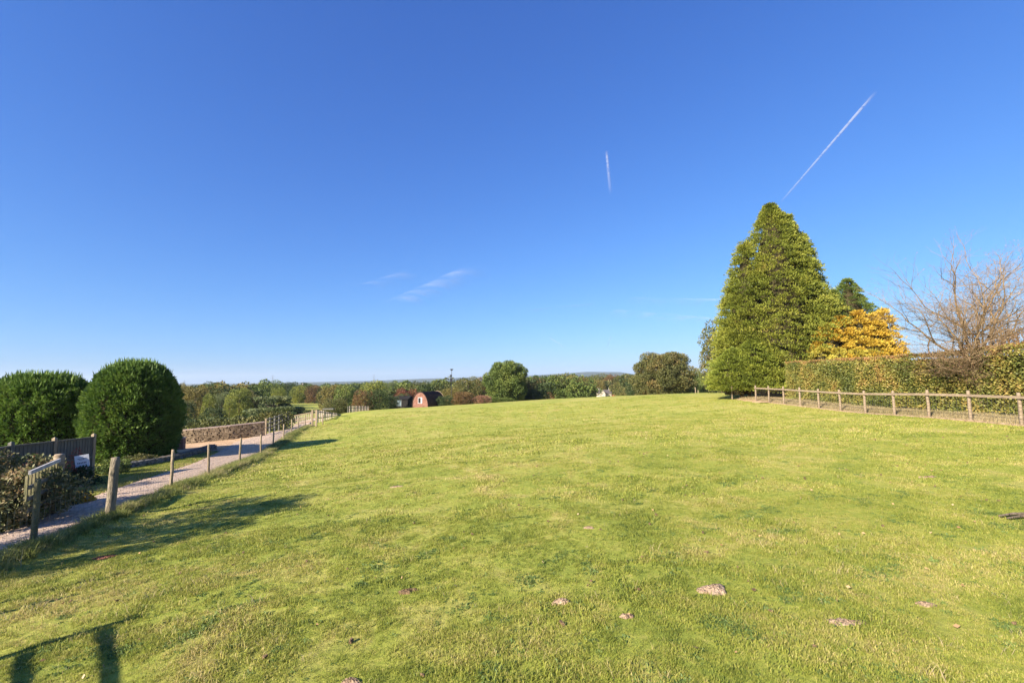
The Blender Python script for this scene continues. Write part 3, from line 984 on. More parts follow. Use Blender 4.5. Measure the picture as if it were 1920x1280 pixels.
def shrub(name, c, blobs, n, size, mat, label, cat='shrub', stems=7, out=.6, aspect=.6, shell=.5, twig=True):
    z = H(c[0], c[1])
    e = empty(name, (c[0], c[1], z), 0, label, cat)
    link('foliage', crown_mesh(blobs, n, size, 'foliage', out=out, aspect=aspect, shell=shell, cut=.6), mat, e)
    if twig:
        b = MB()
        for i in range(stems):
            q = blobs[i % len(blobs)]
            b.tube([(q[0] * .2, q[1] * .2, -.1), (q[0] * .6, q[1] * .6, q[2] * .6), (q[0], q[1], q[2] + q[5] * .6)], [.03, .02, .008], 5)
        b.build('stems', M['bark'], e)
    return e
def rblobs(n, rx, ry, h, s, seed, z0=.2):
    r = np.random.default_rng(seed); out = []
    for i in range(n):
        a = r.uniform(0, 6.28); t = r.random(); rr_ = math.sqrt(r.random())
        z = z0 + t * (h - z0) * (1 - .35 * rr_ ** 2)
        k = math.sqrt(max(.1, 1 - (z / h) ** 3))
        q = s * r.uniform(.7, 1.3)
        out.append((math.cos(a) * rx * rr_ * k, math.sin(a) * ry * rr_ * k, z, q, q, q * .85))
    return out
bx = P(20, 900, 11.6)
shrub('bramble', (bx.x - .45, 11.4), rblobs(54, 1.6, 1.5, 1.62, .42, 1) + [(x + 1.1, y + .3, z, a, b, c) for x, y, z, a, b, c in rblobs(22, .8, 1.3, 1.05, .36, 5)] + [(x + 1.0, y - .75, z, a, b, c) for x, y, z, a, b, c in rblobs(20, .75, .6, 1.0, .33, 9)], 27000, .085, LF['bramble'], 'tangled bramble with orange and brown leaves at the left edge, before the gate', stems=24)
sx = P(5, 840, 14.5)
shrub('bush', (sx.x - .9, 14.4), rblobs(30, 1.0, 1.0, 2.3, .38, 2), 9000, .08, LF['yellowgreen'], 'yellow green bush at the left edge, above the bramble', stems=14)
for px, py, Y, s, lab in ((143, 850, 18.3, .17, 'red leaved shrub against the board fence just above the white sign'),
                          (147, 885, 17.4, .14, 'small red sprig right below the white sign'),
                          (66, 868, 13.5, .2, 'red shrub top showing above the white gate rail'),
                          (128, 872, 17.0, .13, 'tiny red sprig left of the white sign')):
    v = P(px, py, Y); g = H(v.x, v.y)
    hh = v.z - g
    shrub('red_shrub', (v.x, Y), [(0, 0, hh, s, s, s * 1.2), (s * .5, .1, hh - s, s * .7, s * .7, s), (-s * .4, 0, hh - .5 * s, s * .6, s * .6, s)], 170, .06, LF['scarlet'], lab, stems=3)
# green undergrowth at the foot of the board fence
for k, (px, py, Y, w, h, kind, lab) in enumerate(((40, 900, 15.0, .9, .95, 'darkgreen', 'dark undergrowth under the left part of the board fence'),
                                            (135, 905, 17.2, .8, .62, 'darkgreen', 'dark low undergrowth around the stake of the white sign'),
                                            (205, 880, 20.8, .8, .55, 'green', 'low green weeds at the near end of the low stone wall'),
                                            (262, 862, 24.5, .7, .4, 'olive', 'low weeds in front of the low stone wall, below the tall clipped conifer'),
                                            (150, 920, 13.6, .22, .3, 'gold', 'small tuft of orange brown growth beside the gate'))):
    v = on_ground(px, py)
    u = u_of(px, py)
    shrub('undergrowth', (u * Y, Y), rblobs(16, w, w, h, min(.22, w * .5), 10 + k, .05), 3500, .075, LF[kind], lab, stems=5)

# ---------------------------------------------------------------- things outside the frame that throw the shadows
def corner_fence():
    p = Vector((-6.38, 3.42, 0)); p.z = H(p.x, p.y)
    e = empty('corner_fence', p, 0, 'thick corner post with two rails, just outside the left edge of view', 'fence')
    link('post', post_mesh(.065, 1.53), M['post_old'], e)
    d = Vector((SH.y, -SH.x, 0))
    for hh, L in ((1.38, 3.0), (1.07, 3.0)):
        g = H(p.x + d.x * L, p.y + d.y * L) - p.z
        b = MB(); b.beam(Vector((0, 0, hh)) + d * .076, Vector((0, 0, hh + g)) + d * L, .06, .055); b.build('rail', M['post'], e)
    v = Vector((d.x * 3.06, d.y * 3.06, H(p.x + d.x * 3.06, p.y + d.y * 3.06) - p.z))
    link('post', post_mesh(.07, 1.2), M['post_old'], e, v)
corner_fence()
v = Vector((-7.85, 5.1, 0)); v.z = H(v.x, v.y)
tag(link('stake', post_mesh(.036, 1.45, 7), M['post'], None, v), 'slender wooden stake at the edge of the field, left of the view', 'stake')

# ---------------------------------------------------------------- right side: hedge, conifers, golden tree, bare tree
def beech_hedge():
    y0, y1 = 4.0, 36.3
    zt = .98
    x_face = lambda y: 21.0 + .02 * y
    ztop = lambda y: zt + .32 * (1 - sstep(14, 27, y))
    e = empty('beech_hedge', (x_face(20) + .8, 20, H(21.4, 20)), 0, 'long clipped beech hedge turning bronze, behind the rail fence', 'hedge')
    ex, ey, ez = e.location
    def skin(n, face):
        y = y0 + (y1 - y0) * rng.random(n)
        if face == 'front':
            z = rng.random(n)
            g = H(x_face(y), y) + .12 - .10 * vnoise(y, y * 0, .9)
            zz = g + (ztop(y) - g) * z
            bulge = .28 * vnoise(y, zz, 1.4) + .13 * vnoise(y + 40, zz, .45) + .12 * (z - .5) ** 2
            x = x_face(y) - bulge * .7 + .4 * rng.random(n) ** 1.6 + .18 * np.clip((z - .85) / .15, 0, 1) ** 2
            nr = np.tile([-1, 0, .25], (n, 1))
        elif face == 'top':
            x = x_face(y) + 1.7 * rng.random(n)
            zz = ztop(y) - .06 + .09 * vnoise(x * 2, y, .9) + .04 * vnoise(x, y, .3) - .12 * rng.random(n) ** 2
            nr = np.tile([-.2, 0, 1], (n, 1))
        elif face == 'end':
            y = np.full(n, y1) + .15 * vnoise(rng.random(n) * 9, rng.random(n) * 9, .5)
            x = x_face(y) + 1.7 * rng.random(n); g = -1.7
            zz = g + (zt - g) * rng.random(n)
            nr = np.tile([0, 1, .2], (n, 1))
        p = np.stack([x, y, zz], 1) - np.array([ex, ey, ez])
        d = nr + rand_unit(n) * .9; d /= np.linalg.norm(d, axis=1, keepdims=True)
        return p, d
    parts = [skin(72000, 'front'), skin(16000, 'top'), skin(3000, 'end')]
    for (p, d), nm, mt in ((parts[0], 'foliage', 'beech'), (parts[1], 'hedge_top', 'beechtop'), (parts[2], 'hedge_end', 'beech')):
        n = len(p)
        s = rng.uniform(.06, .125, n)
        tint = np.clip(.25 * vnoise(p[:, 1], p[:, 2], .8) + .12 * (p[:, 2] > zt - ez - .35) + rng.random(n) * .75 + .05, 0, 1)
        link(nm, leaves(p, d, s, s * .62, tint, nm), LF[mt], e)
    b = MB()
    for k in range(80):
        y = y0 + (y1 - y0) * (k + random.random()) / 80; x = x_face(y) + .75 + random.uniform(-.2, .2)
        g = H(x, y)
        b.tube([(x - ex, y - ey, g - ez - .1), (x - ex + random.uniform(-.2, .1), y - ey, g - ez + .8), (x - ex + random.uniform(-.3, .3), y - ey + random.uniform(-.4, .4), zt - ez - .3)], [.035, .025, .012], 5)
    b.build('stems', M['bark'], e)
    # added dark blocks for the twiggy heart, keep light out behind the leaf skin
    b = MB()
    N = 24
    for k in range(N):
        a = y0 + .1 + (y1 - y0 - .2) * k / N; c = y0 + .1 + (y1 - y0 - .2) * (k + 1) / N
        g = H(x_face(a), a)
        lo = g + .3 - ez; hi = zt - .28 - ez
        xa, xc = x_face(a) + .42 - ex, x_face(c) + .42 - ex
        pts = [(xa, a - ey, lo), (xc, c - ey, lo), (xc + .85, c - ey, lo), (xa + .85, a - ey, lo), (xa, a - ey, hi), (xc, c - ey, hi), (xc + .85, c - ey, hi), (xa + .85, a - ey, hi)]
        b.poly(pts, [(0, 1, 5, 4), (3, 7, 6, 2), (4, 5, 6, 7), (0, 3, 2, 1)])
    b.build('shade_core', M['twigshade'], e)
beech_hedge()

def conifer(name, base, spires, label, mat, nclump, per, size=.24, cat='tree', zlow=.06, rough_=.2, clump=.5):
    """spires: (dx, dy, height, radius, power); sprays gathered in drooping plumes over the cones"""
    e = empty(name, base, 0, label, cat)
    PP, DD, SS, TT = [], [], [], []
    wts = np.array([s[2] * s[3] for s in spires]); wts = wts / wts.sum()
    for (dx, dy, h, r0, pw), w in zip(spires, wts):
        n = int(nclump * w)
        t = rng.random(n) ** 1.25
        t = zlow + (1 - zlow) * t
        a = rng.random(n) * 2 * math.pi
        prof = np.clip(1 - t ** pw, 0, 1) * np.clip(.62 + t * 3.2, 0, 1)
        R = r0 * prof * (1 + rough_ * .8 * vnoise(a * 2.2, t * h, .9) + .16 * vnoise(a * 3.5 + 9, t * h * 1.3, .45) + rng.uniform(-.12, .12, n)) + .06
        c = np.stack([dx + np.cos(a) * R, dy + np.sin(a) * R, t * h], 1)
        outd = np.stack([np.cos(a), np.sin(a), np.full(n, .25 + .6 * 0)], 1)
        cs = clump * (1.15 - .55 * t) * rng.uniform(.7, 1.3, n)
        ct = rng.random(n)
        k = np.repeat(np.arange(n), per)
        m = len(k)
        q = rand_unit(m)
        q[:, 2] = np.abs(q[:, 2]) * .9 - .25
        rad_ = cs[k] * rng.random(m) ** .5
        p = c[k] + q * rad_[:, None] * np.array([1, 1, .75]) + outd[k] * (cs[k] * .25)[:, None]
        d = outd[k] * .6 + q * .5 + rand_unit(m) * .45 + np.array([0, 0, .25])
        d /= np.linalg.norm(d, axis=1, keepdims=True)
        PP.append(p); DD.append(d); SS.append(size * rng.uniform(.6, 1.3, m)); TT.append(np.clip(.4 * ct[k] + .25 * (vnoise(a * 3.5 + 9, t * h * 1.3, .45) * .5 + .5)[k] + .35 * rng.random(m), 0, 1))  # tint rises with the bulges, so gaps between plumes are painted darker
    p = np.vstack(PP); d = np.vstack(DD); s = np.r_[tuple(SS)]; t = np.r_[tuple(TT)]
    link('foliage', leaves(p, d, s, s * .42, t, 'foliage'), mat, e)
    b = MB()
    for dx, dy, h, r0, pw in spires:
        b.tube([(dx * .3, dy * .3, -.3), (dx * .7, dy * .7, h * .3), (dx, dy, h * .96)], [r0 * .055 + .05, r0 * .04 + .03, .02], 8)
    b.build('trunk', M['bark'], e, True)
    # added dark shell inside each spire that blocks the light
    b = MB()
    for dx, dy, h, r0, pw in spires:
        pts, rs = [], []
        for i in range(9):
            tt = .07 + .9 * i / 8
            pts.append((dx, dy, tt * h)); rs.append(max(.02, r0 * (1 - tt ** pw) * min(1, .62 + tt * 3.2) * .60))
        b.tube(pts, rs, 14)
    b.build('shade_core', M['twigshade'], e)
    return e

cb = P(1452, 730, 43); cb.z = H(cb.x, 43)
top_z = P(1465, 386, 43).z - cb.z
k43 = 43 / F_PX
conifer('tall_conifer', cb, [
    (0.6, 0, top_z, 4.6, 2.2),
    (-2.2, -.3, P(1405, 458, 43).z - cb.z, 2.0, 3.6),
    (2.2, .3, P(1500, 392, 43).z - cb.z - .5, 3.6, 1.7),
    (3.7, .6, P(1540, 428, 43).z - cb.z - .3, 2.5, 2.2),
    (-3.2, -.3, P(1372, 590, 43).z - cb.z, 2.1, 2.6),
    (-2.9, .2, P(1392, 520, 43).z - cb.z, 1.9, 2.8),
    (-1.9, -1.8, P(1420, 650, 43).z - cb.z, 2.6, 3.0),
    (3.9, 1.2, P(1558, 530, 43).z - cb.z, 1.8, 3.0),
    ], 'huge broad green conifer with several tops at the far end of the beech hedge', LF['conifer'], 6200, 44, .19, zlow=.08, clump=.6)
cb2 = P(1398, 735, 40.8); cb2.z = H(cb2.x, 40.8)
conifer('bright_conifer', cb2, [(-.9, 0, P(1372, 655, 40.8).z - cb2.z, 1.7, 3.4), (.7, -.1, P(1412, 640, 40.8).z - cb2.z, 1.9, 3.2), (1.9, .2, P(1440, 668, 40.8).z - cb2.z, 1.2, 3.4)],
        'low bright green bushy conifer at the left foot of the huge conifer', LF['brightconifer'], 1500, 36, .17, zlow=.16, clump=.42)
c2 = P(1603, 730, 50); c2.z = H(c2.x, 50)
conifer('slim_conifer', c2, [(0, 0, P(1602, 524, 50).z - c2.z, 2.9, 2.8), (-1.4, .3, P(1578, 545, 50).z - c2.z, 2.3, 2.8), (1.2, .3, P(1618, 552, 50).z - c2.z, 2.0, 3.0)],
        'narrow darker conifer peeping out right of the huge conifer', LF['conifer2'], 1900, 40, .18, clump=.5)
g0 = P(1615, 730, 39.5); g0.z = H(g0.x, 39.5)
def gz(px, py): return P(px, py, 39.5).z - g0.z
conifer('golden_shrub', g0, [(-2.4, 0, gz(1565, 606), 1.7, 2.6), (-1.1, .3, gz(1598, 592), 1.5, 2.4), (.3, .2, gz(1632, 585), 1.6, 2.3),
                             (1.4, 0, gz(1662, 592), 1.5, 2.4), (2.5, .2, gz(1676, 580), 1.3, 2.4), (.5, -1.0, gz(1640, 640), 2.0, 3.0)],
        'golden orange feathery tree above the beech hedge, right of the conifers', LF['gold'], 1500, 40, .2, clump=.5)
g1 = P(1590, 730, 38.2); g1.z = H(g1.x, 38.2)
def gy(px, py): return P(px, py, 38.2).z - g1.z
conifer('lemon_shrub', g1, [(-2.0, 0, gy(1550, 655), 1.1, 3.2), (-.6, -.1, gy(1580, 655), 1.2, 3.2), (1.0, 0, gy(1610, 656), 1.2, 3.2), (2.4, .1, gy(1650, 656), 1.2, 3.2)],
        'low lemon yellow shrub just over the hedge top, under the golden tree', LF['lemon'], 600, 36, .18, clump=.45)

def bare_tree():
    Y0 = 21.5
    base = P(1818, 760, Y0); x0 = 21.85
    base = Vector((x0, Y0, H(x0, Y0)))
    e = empty('bare_tree', base, 0, 'nearly leafless pale twiggy tree standing against the beech hedge at the right', 'tree')
    big, tw = MB(), MB()
    LPs, LDs = [], []
    rr = random.Random(21)
    def grow(p, d, L, r, lvl):
        n = 4 if lvl < 3 else 3
        pts, rs = [p], [r]
        q = p.copy(); dd = d.normalized()
        for i in range(n):
            dd = (dd + Vector((rr.gauss(0, .17), rr.gauss(0, .17), rr.gauss(.03, .13)))).normalized()
            q = q + dd * (L / n)
            pts.append(q.copy()); rs.append(r * (1 - .45 * (i + 1) / n))
        (big if lvl < 3 else tw).tube(pts, rs, 7 if lvl < 2 else (4 if lvl < 3 else 3), False)
        if lvl >= 6 or L < .09:
            if rr.random() < .8: LPs.append(tuple(q)); LDs.append(tuple(dd))
            return
        kids = {0: 5, 1: 5, 2: 4, 3: 4, 4: 3, 5: 3}[lvl]
        for k in range(kids):
            t = rr.uniform(.25, 1.0) if k < kids - 1 else 1.0
            i = min(n - 1, int(t * n)); f = t * n - i
            o = pts[i].lerp(pts[i + 1], min(1, f))
            spread = .75 if lvl < 2 else .95
            nd = (dd + Vector((rr.gauss(0, spread), rr.gauss(0, spread), rr.gauss(.12, .5)))).normalized()
            if k == kids - 1: nd = (dd + Vector((rr.gauss(0, .2), rr.gauss(0, .2), .08))).normalized()
            rr_ = max(.0030, r * (.48 if k < kids - 1 else .55))
            grow(o, nd, L * rr.uniform(.55, .8), rr_, lvl + 1)
    big.tube([(0, 0, -.3), (.02, 0, .7), (.05, .02, 1.5), (.12, .05, 2.3)], [.17, .13, .12, .11], 9)
    big.tube([(.35, .1, -.3), (.3, .08, .8), (.22, .05, 1.8)], [.10, .09, .08], 8)
    for d, L, r, z in (((-.15, 0, 1), 2.5, .09, 2.2), ((.45, .1, 1), 2.5, .085, 2.2), ((-.9, -.1, .9), 1.95, .075, 2.0), ((-1.0, -.4, .45), 1.45, .06, 1.9),
                       ((1.0, .1, .7), 2.4, .07, 2.1), ((.9, -.3, .3), 1.9, .055, 1.8), ((.1, -.8, .8), 1.8, .06, 2.1), ((-.5, .6, 1), 2.2, .07, 2.3), ((-.35, -.5, .9), 2.3, .07, 2.3),
                       ((.7, -.5, .9), 2.2, .06, 2.2)):
        grow(Vector((.1, .04, z)), Vector(d), L, r, 1)
    # drooping spurs low in front of the hedge
    for k in range(26):
        a = rr.uniform(math.pi * .75, math.pi * 1.95)
        d = Vector((math.cos(a), math.sin(a), rr.uniform(-.25, .35)))
        grow(Vector((.08, .03, rr.uniform(1.7, 2.5))), d, rr.uniform(.8, 1.3), .03, 3)
    big.build('trunk', M['palebark'], e, True)
    tw.build('twigs', M['palebark'], e)
    n = len(LPs)
    if n:
        d = np.array(LDs) + rand_unit(n) * .5 - np.array([0, 0, .4]); d /= np.linalg.norm(d, axis=1, keepdims=True)
        link('leaves', leaves(np.array(LPs), d, rng.uniform(.03, .065, n), .03, rng.random(n), 'leaves'), LF['pinkbrown'], e)
    print('bare tree faces', len(big.f), len(tw.f))
bare_tree()

# ---------------------------------------------------------------- middle distance trees, placed one by one
T = place_tree
T(342, 34, 722, 118, 'goldenbrown', 'round0', 'small golden tree peeping over the right shoulder of the clipped conifer')
T(368, 54, 723, 100, 'goldenbrown', 'round1', 'orange tinted tree nearest the right side of the clipped conifer')
T(352, 40, 752, 84, 'darkgreen', 'round2', 'dark tree at the foot of the orange tinted tree, beside the clipped conifer')
T(404, 52, 718, 170, 'darkgreen', 'round3', 'tall dark tree standing above the left woodland skyline')
T(394, 30, 741, 92, 'yellowgreen', 'round4', 'small bright green tree below the tall dark tree on the left')
T(418, 34, 738, 95, 'bluegreen', 'round5', 'pale grey green tree right of the small bright green tree')
T(404, 46, 762, 76, 'darkgreen', 'bush0', 'low dark rounded thicket behind the field hedge on the left')
T(450, 48, 729, 92, 'yellowgreen', 'round1', 'lime green domed tree left of the spreading cedar')
T(432, 26, 749, 84, 'yellowgreen', 'round2', 'yellow topped little tree just below left of the lime green one')
T(474, 36, 722, 140, 'olive', 'round0', 'brownish tree on the skyline between the lime green tree and the cedar')
T(478, 42, 742, 96, 'olive', 'round3', 'dull olive tree behind the left tip of the cedar')
T(512, 50, 715.5, 155, 'green', 'round4', 'rounded green tree on the skyline right under the left pylon')
T(538, 36, 718, 200, 'darkgreen', 'round5', 'dark tree on the skyline right of the left pylon')
T(524, 36, 728, 118, 'yellowgreen', 'round2', 'yellow green tree standing behind the cedar')
T(552, 32, 727, 190, 'darkgreen', 'round1', 'dark tree at the left end of the bright meadow')
T(562, 34, 724, 185, 'yellowgreen', 'round3', 'yellow fringed tree behind the bright meadow, left of the rusty one')
T(590, 36, 724, 180, 'rust', 'round0', 'rusty brown tree at the back of the bright meadow')
T(606, 26, 728, 178, 'darkgreen', 'round2', 'dark tree at the right back corner of the bright meadow')
T(622, 46, 717, 88, 'goldenbrown', 'bush1', 'olive gold tree at the right of the bright meadow')
T(648, 44, 719, 84, 'green', 'bush2', 'greyish green tree between the olive gold tree and the rusty hawthorn')
T(630, 44, 744, 80, 'olive', 'bush0', 'low olive thicket below the olive gold tree')
T(684, 40, 728, 76, 'rust', 'bush1', 'rusty red hawthorn left of the black shed')
T(712, 46, 728, 76, 'darkgreen', 'bush2', 'dark hawthorn close behind the black shed')
T(700, 60, 716, 120, 'yellowgreen', 'round5', 'broad yellow green tree rising behind the hawthorns')
T(737, 24, 739, 81, 'darkgreen', 'bush1', 'narrow dark bush added to shade the left end of the black shed')  # extra bush, added so that its shadow darkens the shed
T(757, 26, 736, 88, 'darkgreen', 'bush2', 'dark bush rising over the roof of the black shed')
T(762, 48, 726.5, 100, 'red', 'bush0', 'red leaved tree right behind the arched hut')
T(736, 30, 716, 150, 'bluegreen', 'round1', 'greyish tree on the skyline left of the red tree')
T(786, 42, 717, 150, 'olive', 'round4', 'olive tree on the skyline above the arched hut')
T(822, 40, 714, 130, 'green', 'round2', 'green tree just left of the thin mast')
T(836, 30, 740, 81, 'darkgreen', 'bush1', 'dark bush touching the right end of the arched hut')
T(868, 38, 733, 80, 'rust', 'bush2', 'rusty and dark rounded bush, second to the right of the arched hut')
T(905, 37, 740, 80, 'pinkbrown', 'bush0', 'pinkish round bush with a yellow green top, third to the right of the arched hut')
T(878, 64, 710, 108, 'olive', 'round3', 'domed olive tree below and right of the thin mast')
T(912, 52, 712, 112, 'rust', 'round0', 'rusty brown tree left of the big round green tree')
T(846, 36, 728, 100, 'goldenbrown', 'round1', 'golden brown tree behind the bush at the end of the hut')
T(985, 46, 712, 98, 'oak', 'round5', 'dark brownish tree leaning on the right side of the big round green tree')
T(1000, 50, 728, 96, 'darkgreen', 'bush2', 'dark tree at the field edge right of the big round green tree')
T(936, 56, 743, 88, 'green', 'bush1', 'low green bush under the left of the big round green tree')
T(1028, 62, 712, 150, 'green', 'round2', 'broad mid green tree halfway between the big round tree and the cottage')
T(1052, 40, 716, 150, 'olive', 'round4', 'olive tree left of the brown tree')
T(1078, 54, 707, 135, 'goldenbrown', 'round0', 'warm brown tree left of the cottage')
T(1100, 34, 709, 236, 'green', 'round1', 'green tree on the skyline between the warm brown and the golden tree')
T(1118, 40, 713, 222, 'goldenbrown', 'round3', 'golden tree directly behind the cottage')
T(1126, 60, 703, 245, 'olive', 'round4', 'higher olive tree on the skyline behind the golden tree')
T(1145, 40, 716, 225, 'darkgreen', 'round5', 'dark green tree behind the right end of the cottage')
T(1150, 34, 703, 240, 'rust', 'round2', 'rust tinted tree on the skyline right of the cottage')
T(1174, 46, 704, 165, 'oak', 'round0', 'brown tree left of the big oak')
T(1172, 34, 722, 120, 'olive', 'bush2', 'olive bush at the field edge between the cottage and the big oak')
T(1190, 34, 714, 115, 'darkgreen', 'bush0', 'dark bush tucked under the left side of the big oak')
T(1302, 38, 695, 108, 'green', 'round3', 'green tree right of the big oak')
T(1284, 44, 706, 95, 'olive', 'bush1', 'olive bushy tree hugging the right foot of the big oak')
T(1326, 26, 697, 120, 'olive', 'round1', 'smaller olive tree between the green tree and the slim poplar like one')
T(1322, 16, 704, 95, 'green', 'bush2', 'narrow green tree at the field edge left of the huge conifer')
T(1346, 30, 699, 115, 'darkgreen', 'round4', 'dark tree seen just left of the huge conifer')
T(1368, 30, 708, 100, 'olive', 'bush0', 'olive thicket behind the lone pale post')
T(1353, 84, 604, 58, 'oak', 'round2', 'brown green tree half hidden behind the left side of the huge conifer')
T(1690, 40, 648, 60, 'oak', 'round5', 'small brown tree seen over the hedge, right of the golden tree')
T(1900, 70, 606, 32, 'rust', 'bush1', 'brown bushy tree over the hedge at the right edge')

# two large single trees on the field edge, with their own crowns
def big_tree(px, D, top, wpx, mat, label, seed, n=46000, size=.25, low=.1, nb=60):
    u = u_of(px, 715); x = u * D; z = H(x, D)
    h = P(px, top, D).z - z; w = wpx / F_PX * D
    bl = broadleaf_blobs(nb, seed, low=low)
    e = empty('field_tree', (x, D, z), 0, label, 'tree')
    B = [(a * w, b * w, c * h, d * w * .8, d * w * .8, f * h * .8) for a, b, c, d, _, f in bl]
    link('crown', crown_mesh(B, n, size, 'crown', out=.5, shell=.45, cut=.6), mat, e)
    t = link('trunk', trunk_mesh(h * .85, h * .028, 9, 9, seed, .42), M['bark'], e)
big_tree(950, 92, 678, 84, LF['green'], 'big round green tree standing on the crest of the field', 5)
big_tree(1243, 84, 661, 118, LF['oak'], 'largest oak, broad and browning, on the far edge of the field', 6, 56000, .25, .05, 80)

# spreading cedar with flat tiers
def cedar():
    D = 84; px = 515
    u = u_of(px, 715); x = u * D; z = H(x, D); h = P(px, 742, D).z - z
    e = empty('cedar', (x, D, z), 0, 'spreading cedar with flat grey green tiers behind the post and rail fence', 'tree')
    B = []
    r = random.Random(4)
    for i in range(26):
        t = r.random(); zz = h * (.25 + .72 * t)
        a = r.uniform(0, 6.28); rr_ = 4.2 * (1.1 - .65 * t) * math.sqrt(r.random())
        s = r.uniform(.8, 1.5) * (1.2 - .4 * t)
        B.append((math.cos(a) * rr_, math.sin(a) * rr_, zz, s * 1.2, s, .28))
    link('crown', crown_mesh(B, 14000, .3, 'crown', out=.4, upb=.5, shell=.4, cut=.5), LF['bluegreen'], e)
    link('trunk', trunk_mesh(h * .9, .28, 8, 8, 3, .5), M['bark'], e)
cedar()

# field hedges in the left valley
def field_hedge(pts, h, w, mat, label, n=9000, size=.28, lift=0):
    p0 = Vector((pts[0][0], pts[0][1], H(*pts[0])))
    e = empty('field_hedge', p0, 0, label, 'hedge')
    s = np.array(pts, float); cum = np.r_[0, np.cumsum(np.hypot(*np.diff(s, axis=0).T))]
    k = int(cum[-1] / (w * .55))
    B = []
    for i in range(k + 1):
        t = cum[-1] * i / k
        x = np.interp(t, cum, s[:, 0]); y = np.interp(t, cum, s[:, 1]); z = H(x, y)
        hh = h * random.uniform(.85, 1.12)
        B.append((x - p0.x + random.uniform(-.2, .2), y - p0.y, z - p0.z + hh * .45, w * .55, w * .55, hh * .55))
    link('foliage', crown_mesh(B, n, size, 'foliage', out=.6, shell=.4, cut=.7), mat, e)
    b = MB()
    for q in B: b.tube([(q[0], q[1], q[2] - q[5]), (q[0], q[1], q[2])], [.06, .03], 5)
    b.build('stems', M['bark'], e)
field_hedge([(-45, 55), (-34, 52.5), (-25.5, 51.5)], 2.1, 1.8, LF['olive'], 'dark field hedge with light brown tips behind the stone wall')
field_hedge([(-62, 75), (-45, 72), (-34, 70)], 1.9, 2.2, LF['darkgreen'], 'second, farther dark hedge above the stone wall', 8000)
field_hedge([(-61, 118), (-50, 118), (-40, 116)], 1.0, 1.2, LF['darkgreen'], 'low dark hedge along the front of the bright meadow', 5000)
field_hedge([(-50, 62), (-42, 60), (-32, 62)], 1.2, 1.5, LF['rust'], 'low reddish hedge between the two dark hedges', 5000, .22)

# ---------------------------------------------------------------- far fences by the gateway
def at_px(px, py, Y):
    v = P(px, py, Y); v.z = H(v.x, v.y); return v
def post_rail():
    A_ = at_px(498, 808, 42.5); B_ = at_px(541, 792, 58)
    e = empty('post_and_rail_fence', A_, 0, 'grey post and rail fence on the grass bank left of the far drive', 'fence')
    pts = []
    pp = [(499, 42.5, 784), (506, 44.5, 782), (515, 47, 779.5), (523, 49.5, 777), (530, 52, 774), (535.5, 54.5, 773), (541, 57, 771.5)]
    for i, (px, Y, top) in enumerate(pp):
        x = u_of(px, 790) * Y; z = H(x, Y); zt = P(px, top, Y).z
        h = max(1.0, min(1.7, zt - z)); pts.append(Vector((x, Y, z)) - A_)
        pts[-1].z = zt - A_.z
        b = MB(); b.box((0, 0, (zt - z) / 2 - .1), (.13, .13, zt - z + .2)); b.build('post', M['rail'] if i == 0 else M['greywood'], e, loc=Vector((x, Y, z)) - A_)
    for a, c in zip(pts[:-1], pts[1:]):
        for dz in (.15, .55, .95):
            b = MB(); b.beam(a - Vector((0, 0, dz)), c - Vector((0, 0, dz)), .05, .1); b.build('rail', M['greywood'], e)
post_rail()
def far_gate():
    A_ = at_px(550, 795, 60); B_ = at_px(586, 793, 60)
    e = empty('field_gate', A_, 0, 'low timber barred gate across the far end of the drive', 'gate')
    d = B_ - A_
    for k in range(11):
        p = d * (k / 10)
        b = MB(); b.box((p.x, p.y, p.z + .65), (.07, .05, 1.2)); b.build('bar', M['pale'], e)
    for zz in (.15, .65, 1.25):
        b = MB(); b.beam(Vector((0, -.05, zz)), d + Vector((0, -.05, zz)), .04, .10); b.build('rail', M['rail'], e)
far_gate()
def lattice_post():
    v = at_px(589, 800, 50.5)
    h = P(589, 768, 50.5).z - v.z
    e = empty('gateway_post', v, 0, 'pair of tall gateway posts joined by short rungs where the drive ends', 'post')
    for sx in (-.22, .22):
        b = MB(); b.box((sx, 0, h / 2 - .1), (.15, .15, h + .2)); b.build('post', M['post'], e)
    for k in range(7):
        b = MB(); b.box((0, 0, .15 + k * (h - .3) / 6), (.3, .06, .07)); b.build('rung', M['post_old'], e)
lattice_post()
v = at_px(605, 798, 53)
tag(link('fence_post', post_mesh(.06, 1.15), M['rail'], None, v), 'short pale post alone on the grass right of the gateway posts', 'post')

def pales():
    A_ = at_px(596, 790, 57); B_ = at_px(650, 780, 66)
    e = empty('pale_fence', A_, 0, 'tall fence of separate pale timber uprights right of the gateway', 'fence')
    src = None
    N = 19
    for k in range(N):
        t = k / (N - 1)
        p = A_.lerp(B_, t); p.z = H(p.x, p.y)
        top = 768.5 + 10.5 * t + random.uniform(-.5, .5)
        px_ = 596 + 54 * t
        h = P(px_, top, p.y).z - p.z
        b = MB(); b.box((0, 0, h / 2 - .05), (.13, .05, h + .1), random.uniform(-.1, .1)); b.build('pale', M['pale'] if k % 4 else M['greywood'], e, loc=p - A_)
    for f_ in (.35, .85):
        b = MB()
        a = Vector((0, .06, (P(596, 768, 57).z - A_.z) * f_)); c = B_ - A_ + Vector((0, .06, (P(650, 779, 66).z - B_.z) * f_))
        b.beam(a, c, .05, .1); b.build('rail', M['greywood'], e)
    C0 = at_px(600, 768, 60)
    zt = P(612, 766.5, 60).z
    b = MB(); a = at_px(606, 767, 60); c = at_px(626, 767, 60)
    b.beam(Vector((a.x, a.y, zt)) - A_, Vector((c.x, c.y, zt)) - A_, .5, .16); b.build('cross_beam', M['greywood'], e)
pales()
